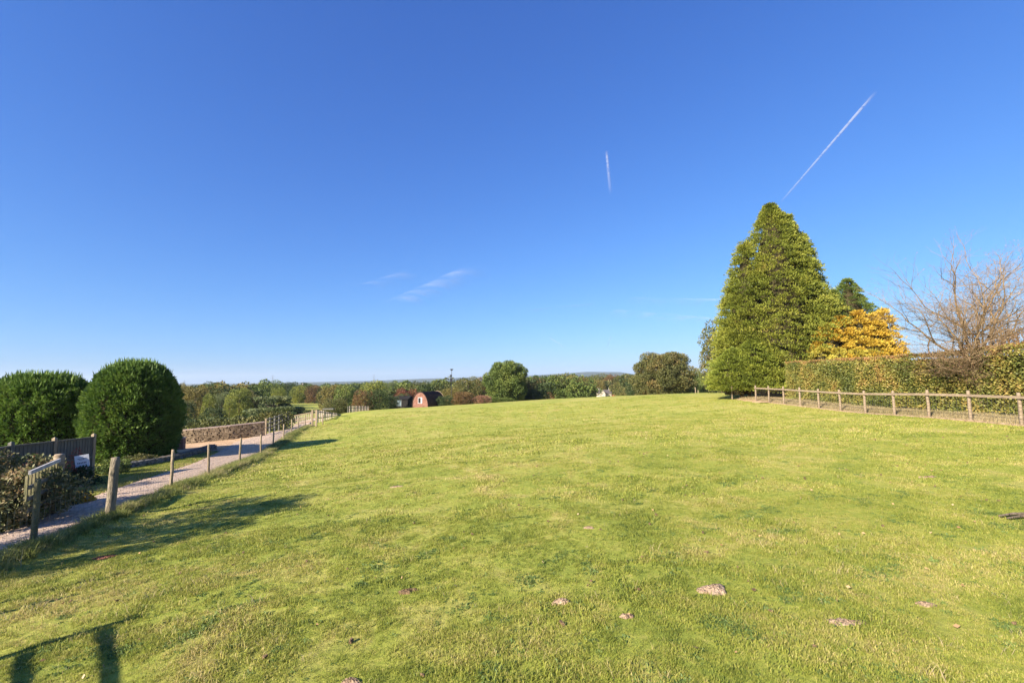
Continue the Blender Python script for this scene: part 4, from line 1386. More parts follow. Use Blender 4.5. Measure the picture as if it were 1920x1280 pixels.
def small_fence():
    A_ = at_px(652, 778, 66); B_ = at_px(690, 774, 74)
    e = empty('picket_fence', A_, 0, 'low dark picket fence running right from the pale uprights to the hawthorns', 'fence')
    N = 14
    for k in range(N):
        t = k / (N - 1); p = A_.lerp(B_, t); p.z = H(p.x, p.y)
        b = MB(); b.box((0, 0, .42), (.10, .05, .95)); b.build('picket', M['pale'] if k % 2 else M['greywood'], e, loc=p - A_)
    b = MB(); b.beam(Vector((0, .05, .7)), B_ - A_ + Vector((0, .05, .7)), .04, .08); b.build('rail', M['greywood'], e)
small_fence()
for i, (px, py, D, h, lab) in enumerate(((1304, 735, 70, .95, 'leftmost of the small posts on the skyline right of the big oak'),
                             (1309, 735, 70, .5, 'shortest of the small posts on the skyline right of the big oak'),
                             (1356, 732, 66, .6, 'small post on the skyline just left of the lone pale post'))):
    v = at_px(px, py, D)
    tag(link('fence_post', post_mesh(.06, h), M['rail'], None, v), lab, 'post', None)

# ---------------------------------------------------------------- arched hut and black shed
def hut():
    D = 80; px = 788
    v = at_px(px, 766, D)
    yaw = math.atan2(.52, .86) - math.pi / 2    # local +Y = axis of the hut, running away to the right
    yaw = -.50
    z0 = P(px, 766, D).z; v.z = min(v.z, z0)
    hh = P(790, 735.5, D).z - v.z
    e = empty('arched_hut', v, yaw, 'brick fronted hut with a curved dark rusty sheet roof on the field edge', 'hut')
    W, L, h = 3.5, 4.6, hh
    N = 18
    def arch(t, s=1.0):      # t -1..1
        a = t * math.pi / 2
        return (math.sin(a) * W / 2 * s, (abs(math.cos(a)) ** .85) * h * s)
    # end wall in brick, bricks laid round a window opening
    b = MB()
    pts = [(-W / 2, 0)] + [arch(-1 + 2 * i / N) for i in range(N + 1)] + [(W / 2, 0)]
    n = len(pts)
    V = [(x, 0, z) for x, z in pts] + [(x, .22, z) for x, z in pts]
    b.poly(V, [tuple(range(n)), tuple(range(2 * n - 1, n - 1, -1))])
    b.poly([(x, y + (L - .3 if y > 0 else L - .3), z) for x, y, z in V], [tuple(range(n)), tuple(range(2 * n - 1, n - 1, -1))])
    b.build('end_wall', M['mortar'], e)
    bk = MB(); z = .05; row = 0
    while z < h - .05:
        # usable half width at this height
        f_ = min(1, (max(0, z + .03) / h)) ** (1 / .85)
        half = math.sin(math.acos(min(1, f_))) * W / 2 - .04
        x = -half + (0.11 if row % 2 else 0)
        while x < half - .1:
            w = min(.215, half - x)
            if not (-.42 < x + w / 2 < .42 and .98 < z < 1.95):
                bk.box((x + w / 2, -.015 + random.uniform(-.004, .004), z + .033), (w - .012, .05, .066))
            x += .227
        z += .078; row += 1
    o = bk.build('brick', M['brick'], e); o['kind'] = 'stuff'
    # window
    b = MB()
    b.box((0, -.06, .97), (.9, .10, .04)); b.box((0, -.045, 1.95), (.88, .07, .05)); b.box((-.42, -.045, 1.45), (.04, .07, .92)); b.box((.42, -.045, 1.45), (.04, .07, .92))
    b.build('window_frame', M['white'], e)
    b = MB(); b.box((-.09, -.03, 1.46), (.58, .03, .9)); b.build('window_opening', M['void'], e)
    b = MB(); b.box((.29, -.05, 1.46), (.18, .05, .9)); b.build('shutter', M['white'], e)
    # roof: corrugated curved sheet with thickness
    V, F = [], []
    K = 120
    for j, y in enumerate((-.12, L + .05)):
        for i in range(K + 1):
            t = -1 + 2 * i / K
            x, z = arch(t, 1.03); s = 1 + .008 * math.cos(i * math.pi)
            V.append((x * s, y, z * s))
        for i in range(K + 1):
            t = -1 + 2 * i / K
            x, z = arch(t, 1.0)
            V.append((x, y, z))
    m_ = K + 1
    for i in range(K):
        F.append((i, i + 1, 2 * m_ + i + 1, 2 * m_ + i))
        F.append((m_ + i + 1, m_ + i, 3 * m_ + i, 3 * m_ + i + 1))
        F.append((i + 1, i, m_ + i, m_ + i + 1))
        F.append((2 * m_ + i, 2 * m_ + i + 1, 3 * m_ + i + 1, 3 * m_ + i))
    link('roof', np_mesh('roof', V, F), M['tin'], e)
    b = MB()
    for j in range(N):
        a = arch(-1 + 2 * j / N, 1.045); c = arch(-1 + 2 * (j + 1) / N, 1.045)
        if j > 6: b.beam((a[0], L + .1, a[1]), (c[0], L + .1, c[1]), .08, .08)
    b.build('end_trim', M['rail'], e)
    # rubble at the foot of the gable
hut()
def rubble_pile():
    v = at_px(789, 765, 78.5)
    e = MB()
    for k in range(14):
        s = random.uniform(.15, .35)
        e.box((random.uniform(-.7, .7), random.uniform(-.3, .3), s * .35), (s, s * .8, s * .7), random.uniform(0, 3), jit=.12)
    o = e.build('brick_heap', M['brick'], None, loc=v)
    tag(o, 'small heap of broken brick at the foot of the hut gable', 'rubble')
rubble_pile()
def shed():
    D = 84
    v = at_px(750, 768, D)
    e = empty('black_shed', v, -.15, 'low black timber shed with a pale hatch, left of the arched hut', 'shed')
    W = 2.9; hw = P(750, 748, D).z - v.z; L = 2.6
    b = MB(); b.box((0, L / 2, (hw + .0) / 2 - .2), (W, L, hw + .4)); b.build('wall', M['dark'], e)
    b = MB()
    b.poly([(-W / 2 - .2, -.2, hw - .02), (W / 2 + .2, -.2, hw - .02), (W / 2 + .2, L / 2, hw + .55), (-W / 2 - .2, L / 2, hw + .55), (W / 2 + .2, L + .2, hw - .02), (-W / 2 - .2, L + .2, hw - .02)],
           [(0, 1, 2, 3), (3, 2, 4, 5), (0, 3, 5), (1, 4, 2), (0, 5, 4, 1)])
    b.build('roof', M['dark'], e)
    c = P(747.5, 757, D - .1) - v
    b = MB(); b.box((-.25, -.04, hw - .72 - .0), (1.0, .05, 1.05)); b.build('hatch', M['pane'], e)
    b = MB()
    for s in (-1, 1): b.box((-.25 + s * .6, -.05, hw - .72), (.06, .07, 1.26)); b.box((-.25, -.05, hw - .72 + s * .62), (1.26, .07, .05))
    b.build('hatch_frame', M['greywood'], e)
shed()

# ---------------------------------------------------------------- cottage beyond the crest
def cottage():
    D = 200
    v = P(1133, 760, D); g = H(v.x, D); zr = P(1133, 729.5, D).z
    e = empty('cottage', (v.x, D, zr - 7.2), .12, 'pale gabled cottage with slate roof and chimneys half hidden beyond the crest', 'cottage')
    W, L = 5.0, 5.0
    he, hr = 5.5, 7.0
    # long block across the view
    b = MB(); b.box((0, 0, he / 2 - 1.5), (5.4, 4.4, he + 3)); b.build('wall', M['render'], e)
    b = MB()
    b.poly([(-2.9, -2.5, he - .1), (2.9, -2.5, he - .1), (2.9, 0, hr), (-2.9, 0, hr), (2.9, 2.5, he - .1), (-2.9, 2.5, he - .1)], [(0, 1, 2, 3), (3, 2, 4, 5), (0, 3, 5), (1, 4, 2), (0, 5, 4, 1)])
    rf = b.build('roof', M['slate'], e)
    for sx in (-2.5, 2.5):
        b = MB(); b.box((sx, 0, hr + .3), (.55, .6, 1.3)); b.build('chimney', M['render'], rf)
    # front gable wing
    b = MB()
    x0 = -2.1
    b.box((x0, -3.0, he / 2 - 1.5), (2.4, 3.4, he + 3))
    b.poly([(x0 - 1.2, -4.7, he), (x0 + 1.2, -4.7, he), (x0, -4.7, he + 1.6)], [(0, 1, 2)])
    b.build('gable_wall', M['render'], e)
    b = MB()
    b.poly([(x0 - 1.4, -4.8, he - .1), (x0, -4.8, he + 1.75), (x0, 0, he + 1.75), (x0 - 1.4, 0, he - .1), (x0 + 1.4, -4.8, he - .1), (x0 + 1.4, 0, he - .1)], [(0, 1, 2, 3), (1, 4, 5, 2)])
    b.build('gable_roof', M['slate'], e)
    for wx, wy, wz in ((x0, -4.72, 4.3), (.2, -2.22, 4.4), (1.7, -2.22, 4.4)):
        b = MB(); b.box((wx, wy, wz), (.5, .06, .7)); w = b.build('window', M['white'], e)
        b = MB(); b.box((wx, wy - .03, wz), (.4, .04, .58)); b.build('pane', M['pane'], w)
    # low red roofed lean-to
    b = MB(); b.box((3.7, -.5, 2.4), (1.9, 2.6, 4.8)); b.build('outbuilding', M['redroof'], e)
cottage()
def far_house(px, py, D, w, h, mat, roofm, label):
    v = P(px, py, D)
    e = empty('far_house', (v.x, v.y, v.z - h * .6), random.uniform(-.4, .4), label, 'house')
    b = MB(); b.box((0, 0, h * .3 - 2), (w, w * .5, h * .6 + 4)); b.build('wall', mat, e)
    b = MB(); b.poly([(-w / 2, -w * .3, h * .6), (w / 2, -w * .3, h * .6), (w / 2, 0, h), (-w / 2, 0, h), (w / 2, w * .3, h * .6), (-w / 2, w * .3, h * .6)], [(0, 1, 2, 3), (3, 2, 4, 5), (0, 3, 5), (1, 4, 2)]); b.build('roof', roofm, e)
far_house(571, 721, 900, 9, 6, M['render'], M['coping'], 'tiny pale farmhouse on the far slope above the bright meadow')
far_house(872, 713, 700, 6, 5, M['render'], M['coping'], 'tiny building among the far trees right of the thin mast')

# ---------------------------------------------------------------- mast and pylons
def mast():
    D = 98
    v = at_px(847, 735, D); zt = P(847, 693, D).z - v.z
    e = empty('mast', v, 0, 'thin black mast with cups and boxes rising above the trees', 'mast')
    b = MB(); b.tube([(0, 0, -.2), (0, 0, zt)], [.07, .04], 6); b.build('pole', M['black'], e)
    b = MB(); b.box((0, 0, zt), (.42, .3, .35)); b.tube([(-.4, 0, zt + .1), (.4, 0, zt + .1)], [.05, .05], 5); b.build('wind_cups', M['black'], e)
    b = MB(); b.box((-.15, 0, zt - 1.25), (.4, .3, .4)); b.build('upper_box', M['black'], e)
    b = MB(); b.box((-.1, 0, zt - 2.2), (.5, .35, .8)); b.build('lower_box', M['black'], e)
mast()
def pylon(px, top, D, label):
    v = P(px, 722, D); v.z = H(v.x, D)
    h = P(px, top, D).z - v.z
    e = empty('pylon', v, random.uniform(.3, .9), label, 'pylon')
    b = MB()
    w = h * .09
    r = .28
    for sx in (-1, 1):
        for sy in (-1, 1):
            b.tube([(sx * w, sy * w, -1), (sx * w * .35, sy * w * .35, h * .6), (0, 0, h)], [r, r * .8, r * .5], 4)
    for k in range(8):
        t0, t1 = k / 8, (k + 1) / 8
        f = lambda t: w * (1 - .65 * t / .6 if t < .6 else .35 * (1 - (t - .6) / .4))
        for s in (-1, 1):
            b.tube([(-f(t0), s * f(t0), h * t0), (f(t1), s * f(t1), h * t1)], [.12, .12], 3, False)
            b.tube([(f(t0), s * f(t0), h * t0), (-f(t1), s * f(t1), h * t1)], [.12, .12], 3, False)
    b.build('lattice', M['steel'], e)
    b = MB()
    for zz, ww in ((.66, .16), (.78, .2), (.9, .14)):
        b.beam((-h * ww, 0, h * zz), (h * ww, 0, h * zz), .3, .35)
    b.build('crossarm', M['steel'], e)
    return e
pylon(511, 702, 1500, 'nearer looking pylon on the skyline left of the bright meadow')
pylon(701, 701, 2100, 'smaller pylon on the skyline above the rusty hawthorn')
pylon(345, 712, 2000, 'faint pylon on the skyline just right of the clipped conifer')

# ---------------------------------------------------------------- instanced stuff
def gn_scatter(name, pts, rotz, scl, idx, variants, kind='stuff', tilt=None):
    """a point mesh whose points carry one of the variant meshes each"""
    me = bpy.data.meshes.new(name)
    me.vertices.add(len(pts)); me.vertices.foreach_set('co', np.asarray(pts, np.float32).ravel())
    a = me.attributes.new('rot', 'FLOAT_VECTOR', 'POINT')
    rv = np.zeros((len(pts), 3), np.float32); rv[:, 2] = rotz
    if tilt is not None: rv[:, :2] = tilt
    a.data.foreach_set('vector', rv.ravel())
    a = me.attributes.new('scl', 'FLOAT_VECTOR', 'POINT'); a.data.foreach_set('vector', np.asarray(scl, np.float32).ravel())
    a = me.attributes.new('idx', 'INT', 'POINT'); a.data.foreach_set('value', np.asarray(idx, np.int32))
    ob = bpy.data.objects.new(name, me); C.objects.link(ob)
    col = bpy.data.collections.new(name + '_kinds')
    for i, vm in enumerate(variants):
        col.objects.link(bpy.data.objects.new('%s_kind_%02d' % (name, i), vm))
    ng = bpy.data.node_groups.new(name, 'GeometryNodeTree')
    ng.interface.new_socket('Geometry', in_out='INPUT', socket_type='NodeSocketGeometry')
    ng.interface.new_socket('Geometry', in_out='OUTPUT', socket_type='NodeSocketGeometry')
    n, l = ng.nodes, ng.links
    gi = n.new('NodeGroupInput'); go = n.new('NodeGroupOutput')
    ci = n.new('GeometryNodeCollectionInfo'); ci.inputs['Collection'].default_value = col
    ci.inputs['Separate Children'].default_value = True; ci.inputs['Reset Children'].default_value = True
    iop = n.new('GeometryNodeInstanceOnPoints'); iop.inputs['Pick Instance'].default_value = True
    def na(nm, ty):
        q = n.new('GeometryNodeInputNamedAttribute'); q.data_type = ty; q.inputs['Name'].default_value = nm; return q.outputs['Attribute']
    l.new(gi.outputs[0], iop.inputs['Points']); l.new(ci.outputs[0], iop.inputs['Instance'])
    l.new(na('idx', 'INT'), iop.inputs['Instance Index'])
    l.new(na('rot', 'FLOAT_VECTOR'), iop.inputs['Rotation'])
    l.new(na('scl', 'FLOAT_VECTOR'), iop.inputs['Scale'])
    l.new(iop.outputs[0], go.inputs[0])
    md = ob.modifiers.new('scatter', 'NODES'); md.node_group = ng
    ob['kind'] = kind
    return ob

def tuft(nb, h, w, spread, lean, mat, seed, curl=.5):
    r = np.random.default_rng(seed)
    V, F, T_ = [], [], []
    for i in range(nb):
        a = r.uniform(0, 6.28); rr_ = spread * math.sqrt(r.random())
        bx_, by_ = rr_ * math.cos(a), rr_ * math.sin(a)
        hh = h * r.uniform(.5, 1.2); az = r.uniform(0, 6.28); ln = lean * r.uniform(.2, 1.3)
        fx = r.uniform(0, 6.28); sx, sy = math.cos(fx) * w / 2, math.sin(fx) * w / 2
        m1 = (bx_ + math.cos(az) * hh * ln * .35, by_ + math.sin(az) * hh * ln * .35, hh * .6)
        t1 = (bx_ + math.cos(az) * hh * ln, by_ + math.sin(az) * hh * ln, hh * (1 - .35 * ln * curl))
        b0 = len(V)
        V += [(bx_ - sx, by_ - sy, -.01), (bx_ + sx, by_ + sy, -.01), (m1[0] + sx * .8, m1[1] + sy * .8, m1[2]), (m1[0] - sx * .8, m1[1] - sy * .8, m1[2]), t1]
        F += [(b0, b0 + 1, b0 + 2, b0 + 3), (b0 + 3, b0 + 2, b0 + 4)]
        T_ += [r.random()] * 5
    me = bpy.data.meshes.new('tuft'); me.from_pydata(V, [], F)
    at = me.attributes.new('tint', 'FLOAT', 'POINT'); at.data.foreach_set('value', T_)
    me.materials.append(mat); me.update()
    return me

EXCL = []
def field_points(y0, y1, dens, margin=1.38):
    """points in the wedge in view, uneven density"""
    area = (y1 * y1 - y0 * y0) * margin
    n = int(area * dens)
    y = np.sqrt(y0 * y0 + (y1 * y1 - y0 * y0) * rng.random(n))
    x = (rng.random(n) * 2 - 1) * margin * y
    return x, y
near_t = [tuft(18, .030, .0052, .06, 1.3, M['blade'], s) for s in range(5)] + [tuft(6, .075, .0035, .03, .6, M['blade'], 20 + s) for s in range(2)]
mid_t = [tuft(15, .034, .010, .11, 1.25, M['blade'], 50 + s) for s in range(4)]
weed_t = [tuft(12, .024, .014, .045, 2.2, M['weed'], 90 + s, .9) for s in range(2)] + [tuft(5, .10, .0035, .05, .9, M['drygrass'], 95)]
far_t = [tuft(12, .045, .022, .22, 1.2, M['blade'], 70 + s) for s in range(4)]
def scatter_grass():
    X, Y_, I, S = [], [], [], []
    bands = ((1.6, 5, 620, 0), (5, 9, 330, 0), (9, 16, 105, 1), (16, 30, 30, 2), (30, 60, 6.5, 2))
    for y0, y1, den, lv in bands:
        x, y = field_points(y0, y1, den)
        off = x - left_line(y)
        ok = (off > .15) & (x < right_line(y) - .1)
        ok &= rng.random(len(x)) < (.45 + .55 * (vnoise(x, y, .3) > -.3))
        for q in EXCL: ok &= np.hypot((x - q[0]), (y - q[1])) > q[2] * (1 + .3 * vnoise(x, y, .08))
        x, y = x[ok], y[ok]
        n = len(x)
        if lv == 0: i = np.where(rng.random(n) < .035, rng.integers(5, 7, n), rng.integers(0, 5, n))
        elif lv == 1: i = rng.integers(7, 11, n)
        if lv < 2:
            wd = (rng.random(n) < .05) | ((vnoise(x, y, .28) > .62) & (rng.random(n) < .6))
            i = np.where(wd, rng.integers(15, 17, n), i); i = np.where(rng.random(n) < .012, 17, i)
        if lv == 2: i = rng.integers(11, 15, n)
        X.append(x); Y_.append(y); I.append(i)
        S.append((.7 + .6 * rng.random(n)) * (1 + .35 * vnoise(x, y, .9)) * (1 + .3 * vnoise(x, y, .22)) * (1.0 if lv < 2 else 1.0 + (y0 > 29) * .3))
    x = np.concatenate(X); y = np.concatenate(Y_); i = np.concatenate(I); s = np.concatenate(S)
    z = H(x, y)
    sc = np.stack([s, s, s], 1)
    gn_scatter('pasture_grass', np.stack([x, y, z], 1), rng.random(len(x)) * 6.28, sc, i, near_t + mid_t + far_t + weed_t)
    tag(bpy.data.objects['pasture_grass'], 'short yellow green pasture grass', 'grass')
    print('grass', len(x))

# bare soil patches and scrapes
def soil_patch(px, py, w, label, mat='soil', hh=.02, name='soil_patch', ecc=.6, bumps=1.0, seed=0):
    v = on_ground(px, py)
    r = random.Random(seed)
    N, K = 56, 10
    ph = [r.uniform(0, 6.28) for _ in range(5)]
    V, F = [(0, 0, hh)], []
    dz = H(v.x + .5, v.y) - H(v.x - .5, v.y); dzy = H(v.x, v.y + .5) - H(v.x, v.y - .5)
    for k in range(1, K + 1):
        for j in range(N):
            a = 6.2832 * j / N
            R = w / 2 * (1 + .22 * math.sin(2 * a + ph[0]) + .16 * math.sin(3 * a + ph[1]) + .12 * math.sin(5 * a + ph[2]) + .08 * math.sin(9 * a + ph[3]))
            q = k / K
            x = math.cos(a) * R * q; y = math.sin(a) * R * q * ecc
            z = hh * (1 - q * q) + bumps * r.uniform(-.006, .014) + .004 - (.02 if k == K else 0)
            V.append((x, y, z + dz * x + dzy * y))
    for j in range(N): F.append((0, 1 + j, 1 + (j + 1) % N))
    for k in range(K - 1):
        for j in range(N): F.append((1 + k * N + j, 1 + (k + 1) * N + j, 1 + (k + 1) * N + (j + 1) % N, 1 + k * N + (j + 1) % N))
    me = bpy.data.meshes.new(name); me.from_pydata([tuple(p) for p in V], [], F); me.polygons.foreach_set('use_smooth', [True] * len(F)); me.update()
    EXCL.append((v.x, v.y, w * .36))
    o = link(name, me, M[mat], None, v)
    return tag(o, label, 'bare patch')
soil_patch(1338, 1110, .27, 'pale bare molehill patch, largest of the soil patches, in the lower right of the grass', seed=1, hh=.05, ecc=.95)
soil_patch(764, 1111, .22, 'broken brown scrape in the grass near the bottom, left of centre', seed=2, ecc=.6, mat='clod')
soil_patch(1052, 1131, .16, 'small pinkish scrape in the grass near the bottom centre', seed=3, ecc=.8, hh=.035)
soil_patch(742, 913, .30, 'faint pale scrape further up the field, left of centre', seed=4, ecc=.35)
soil_patch(1104, 991, .16, 'thin brown scrape in the middle of the field', seed=5, ecc=.35)
soil_patch(196, 1046, .42, 'rust red leafy patch in the shade beside the left fence', 'redsoil', seed=6, ecc=.4)
soil_patch(1175, 1157, .12, 'tiny soil spot left of the largest molehill patch', seed=7)
soil_patch(1740, 895, .35, 'small dark scrape in the grass towards the right fence', seed=8, ecc=.3)
soil_patch(1585, 1168, .30, 'dry pinkish patch of thin turf at the lower right', seed=9, ecc=.4, hh=.008)
soil_patch(1735, 1135, .16, 'pale stony spot in the grass at the lower right edge', seed=10, ecc=.5)
soil_patch(658, 1282, .14, 'brown crumbly spot at the bottom edge of the field', seed=11)
scatter_grass()

# long grass along the left fence, dry grass under the right fence, verge grass
def line_grass():
    tall = [tuft(22, .21, .007, .07, 1.0, M['longgrass'], 120 + s) for s in range(4)]
    dry = [tuft(16, .24, .007, .09, .8, M['drygrass'], 140 + s) for s in range(4)]
    low = [tuft(20, .07, .012, .14, .9, M['blade'], 160 + s) for s in range(4)]
    n = 5200
    y = 2.5 + 50 * rng.random(n) ** 1.3
    x = left_line(y) + rng.normal(.08, .20, n)
    s = rng.uniform(.5, 1.15, n) * (1 + .3 * vnoise(x, y, 1.1)); far = 1 + y / 60
    P1 = np.stack([x, y, H(x, y)], 1); i1 = rng.integers(0, 4, n)
    o = gn_scatter('fence_line_grass', P1, rng.random(n) * 6.28, np.stack([s * far, s * far, s], 1), i1, tall)
    tag(o, 'rank uncut grass along the foot of the left fence', 'grass')
    n = 6500
    y = 8 + 32 * rng.random(n); x = right_line(y) + rng.uniform(-.12, 2.1, n)
    s = rng.uniform(.4, 1.1, n) * np.where(x - right_line(y) < .25, .5, 1) ; far = 1 + y / 50
    o = gn_scatter('dry_hedge_grass', np.stack([x, y, H(x, y)], 1), rng.random(n) * 6.28, np.stack([s * far, s * far, s], 1), rng.integers(0, 4, n), dry)
    tag(o, 'dry straw coloured grass between the right fence and the hedge', 'grass')
    # verge left of the drive
    n = 26000
    y = 6 + 52 * rng.random(n) ** 1.2
    lo = np.interp(y, ys, dl_off)
    x = left_line(y) - lo - rng.random(n) * np.where(y < 31, 3.4, 2.0)
    ok = ~((y > 30) & (y < 42.5))
    x, y = x[ok], y[ok]; n = len(x)
    s = rng.uniform(.7, 1.4, n); far = 1 + y / 40
    o = gn_scatter('verge_grass', np.stack([x, y, H(x, y)], 1), rng.random(n) * 6.28, np.stack([s * far, s * far, s], 1), rng.integers(0, 4, n), low)
    tag(o, 'rough grass on the verge between the drive and the board fence', 'grass')
line_grass()

# fallen leaves and clods on the pasture
def litter():
    n = 900
    x, y = field_points(2.2, 26, 1)
    k = rng.permutation(len(x))[:n]; x, y = x[k], y[k]
    ok = (x > left_line(y) + .3) & (x < right_line(y) - .3); x, y = x[ok], y[ok]; n = len(x)
    p = np.stack([x, y, H(x, y) + .035], 1)
    d = rand_unit(n); d[:, 2] *= .25; d /= np.linalg.norm(d, axis=1, keepdims=True)
    s = rng.uniform(.025, .06, n)
    o = link('fallen_leaves', leaves(p, d, s, s * .6, rng.random(n), 'fallen_leaves'), LF['deadleaf'])
    tag(o, 'scattered fallen leaves on the pasture', 'leaves', kind='stuff')
    b = MB()
    for k in range(420):
        yy = math.sqrt(random.uniform(2.3 ** 2, 24 ** 2)); xx = random.uniform(-1.2, 1.2) * yy
        if not (left_line(yy) + .4 < xx < right_line(yy) - .3): continue
        s_ = random.uniform(.012, .03)
        b.box((xx, yy, H(xx, yy) + .025), (s_ * 1.4, s_, s_ * .8), random.uniform(0, 3), jit=.35)
    tag(b.build('clods', M['clod']), 'small crumbs of earth strewn over the pasture', 'clods', kind='stuff')
litter()
def loose_stones():
    b = MB()
    for k in range(420):
        y = 6 + 40 * random.random() ** 1.6
        lo = float(np.interp(y, ys, dl_off)); t = random.random()
        t = t ** .5 if random.random() < .5 else 1 - t ** .5 * 1.0
        x = left_line(y) - .45 - (lo - .55) * t
        q = random.uniform(.012, .03) * (1 + y / 50)
        b.box((x, y, H(x, y) + .055), (q * 1.3, q, q * .7), random.uniform(0, 3), jit=.3)
    tag(b.build('loose_stones', M['gravel']), 'loose stones on the gravel drive', 'stones', kind='stuff')
    n = 500
    y = 5 + 45 * rng.random(n); lo = np.interp(y, ys, dl_off); x = left_line(y) - lo + rng.normal(0, .35, n)
    d = rand_unit(n); d[:, 2] *= .2; d /= np.linalg.norm(d, axis=1, keepdims=True)
    q = rng.uniform(.04, .09, n)
    tag(link('drive_leaves', leaves(np.stack([x, y, H(x, y) + .07], 1), d, q, q * .6, rng.random(n), 'drive_leaves'), LF['deadleaf']), 'fallen leaves along the verge side of the drive', 'leaves', kind='stuff')
loose_stones()
def sticks():
    v = on_ground(1914, 977)
    b = MB()
    for dy, L in ((0, .5), (.12, .42)):
        b.tube([(-.2, dy, .05), (.05, dy + .03, .07), (L, dy - .02, .08)], [.012, .02, .022], 6)
    tag(b.build('dead_branch', M['bark'], None, loc=v), 'dark dead branch lying in the grass at the right edge', 'branch')
sticks()

# pale tan soil strip below the conifer
strip('bare_bank', M['sand'], [(18.6, 35.0), (18.9, 38.2), (19.5, 40.8)], [(19.8, 33.5), (22.5, 36.8), (23.5, 41.0)], .05, 24, .12, 8)

# far woodland
def woodland():
    kinds = []
    for i, kd in enumerate(('darkgreen', 'green', 'olive', 'oak', 'rust', 'goldenbrown', 'yellowgreen')):
        me = crown_mesh(broadleaf_blobs(14, 200 + i, low=.03), 2600, .055, 'crown'); me.materials.append(LF[kd]); kinds.append(me)
    n = 12500
    r = np.exp(rng.uniform(math.log(125), math.log(2600), n))
    a = rng.uniform(-1.4, 1.2, n)
    x = r * np.sin(a); y = r * np.cos(a)
    u = x / y
    keep = (vnoise(x, y, 70) * .6 + vnoise(x, y, 28) * .4 > -.12) | (r > 900) & (vnoise(x, y, 160) > -.1)
    mead = (u > u_of(490)) & (u < u_of(612)) & (y > 100) & (y < 190)
    keep &= ~mead
    keep &= ~((u > u_of(1133) - .14) & (u < u_of(1133) + .034) & (y < 232) & (y > 160)) & ~((np.abs(u - u_of(1133)) < .034) & (y < 232))
    crest = (x > -30) & (r < 150)
    keep &= ~((r < 150) & (x > 20))
    x, y, r, u = x[keep], y[keep], r[keep], u[keep]; n = len(x)
    z = H(x, y)
    h = rng.uniform(4.5, 12, n)
    hmax = -z - r * .0085 + .008 * r * (u > -.02) * (r < 500) + 2.0 * rng.random(n) ** 3
    h = np.clip(np.minimum(h, np.maximum(hmax, 3.5)), 3, 12)
    w = h * rng.uniform(.9, 1.35, n) * (1 + sstep(600, 2500, r) * 2.2)
    idx = rng.choice(7, n, p=[.27, .27, .22, .14, .03, .04, .03])
    o = gn_scatter('far_woodland', np.stack([x, y, z - .2], 1), rng.random(n) * 6.28, np.stack([w, w, h], 1), idx, kinds)
    tag(o, 'mixed autumn woodland filling the valley out to the hills', 'woodland')
    print('woodland', n)
woodland()

# ---------------------------------------------------------------- off-frame tree that shades the lower left grass
def shade_tree():
    p = Vector((-12.2, 5.7, 0)); p.z = H(p.x, p.y)
    e = empty('thorn_tree', p, 0, 'open crowned thorn tree beside the drive, left of the view', 'tree')
    B = []
    r = random.Random(8)
    for i in range(66):
        t = r.random(); q = r.uniform(-2.0, 1.9); w_ = r.uniform(-1, 1)
        B.append((q * .682 + w_ * .73, -q * .731 + w_ * .68, 1.7 + (3.1 - .55 * abs(q)) * t, r.uniform(.3, .62), r.uniform(.3, .62), r.uniform(.12, .28)))
    link('crown', crown_mesh(B, 14000, .11, 'crown', out=.3, shell=.6, cut=.3), LF['green'], e)
    link('trunk', trunk_mesh(3.6, .10, 8, 9, 4, .45), M['bark'], e)
shade_tree()

# ---------------------------------------------------------------- contrails and thin cloud, high above
def wisp_mat(name, col, dens, nscale, stretch, soft=True, thr=(.45, .75)):
    m, n, l = new_mat(name)
    tc = n.new('ShaderNodeTexCoord'); mp = n.new('ShaderNodeMapping'); mp.inputs['Scale'].default_value = stretch
    l.new(tc.outputs['Object'], mp.inputs[0])
    nz = n.new('ShaderNodeTexNoise'); nz.inputs['Scale'].default_value = nscale; nz.inputs['Detail'].default_value = 5; nz.inputs['Roughness'].default_value = .55
    l.new(mp.outputs[0], nz.inputs['Vector'])
    mr = n.new('ShaderNodeMapRange'); mr.inputs[1].default_value = thr[0]; mr.inputs[2].default_value = thr[1]; mr.interpolation_type = 'SMOOTHSTEP'
    l.new(nz.outputs[0], mr.inputs[0])
    at = n.new('ShaderNodeAttribute'); at.attribute_name = 'tint'
    mu = n.new('ShaderNodeMath'); mu.operation = 'MULTIPLY'; l.new(mr.outputs[0], mu.inputs[0]); l.new(at.outputs['Fac'], mu.inputs[1])
    mu2 = n.new('ShaderNodeMath'); mu2.operation = 'MULTIPLY'; l.new(mu.outputs[0], mu2.inputs[0]); mu2.inputs[1].default_value = dens
    d = n.new('ShaderNodeBsdfDiffuse'); d.inputs[0].default_value = (*col, 1)
    t2 = n.new('ShaderNodeBsdfTranslucent'); t2.inputs[0].default_value = (*col, 1)
    ad = n.new('ShaderNodeMixShader'); ad.inputs[0].default_value = .5; l.new(d.outputs[0], ad.inputs[1]); l.new(t2.outputs[0], ad.inputs[2])
    tr = n.new('ShaderNodeBsdfTransparent')
    ms = n.new('ShaderNodeMixShader'); l.new(mu2.outputs[0], ms.inputs[0]); l.new(tr.outputs[0], ms.inputs[1]); l.new(ad.outputs[0], ms.inputs[2])
    o = n.new('ShaderNodeOutputMaterial'); l.new(ms.outputs[0], o.inputs[0])
    return m
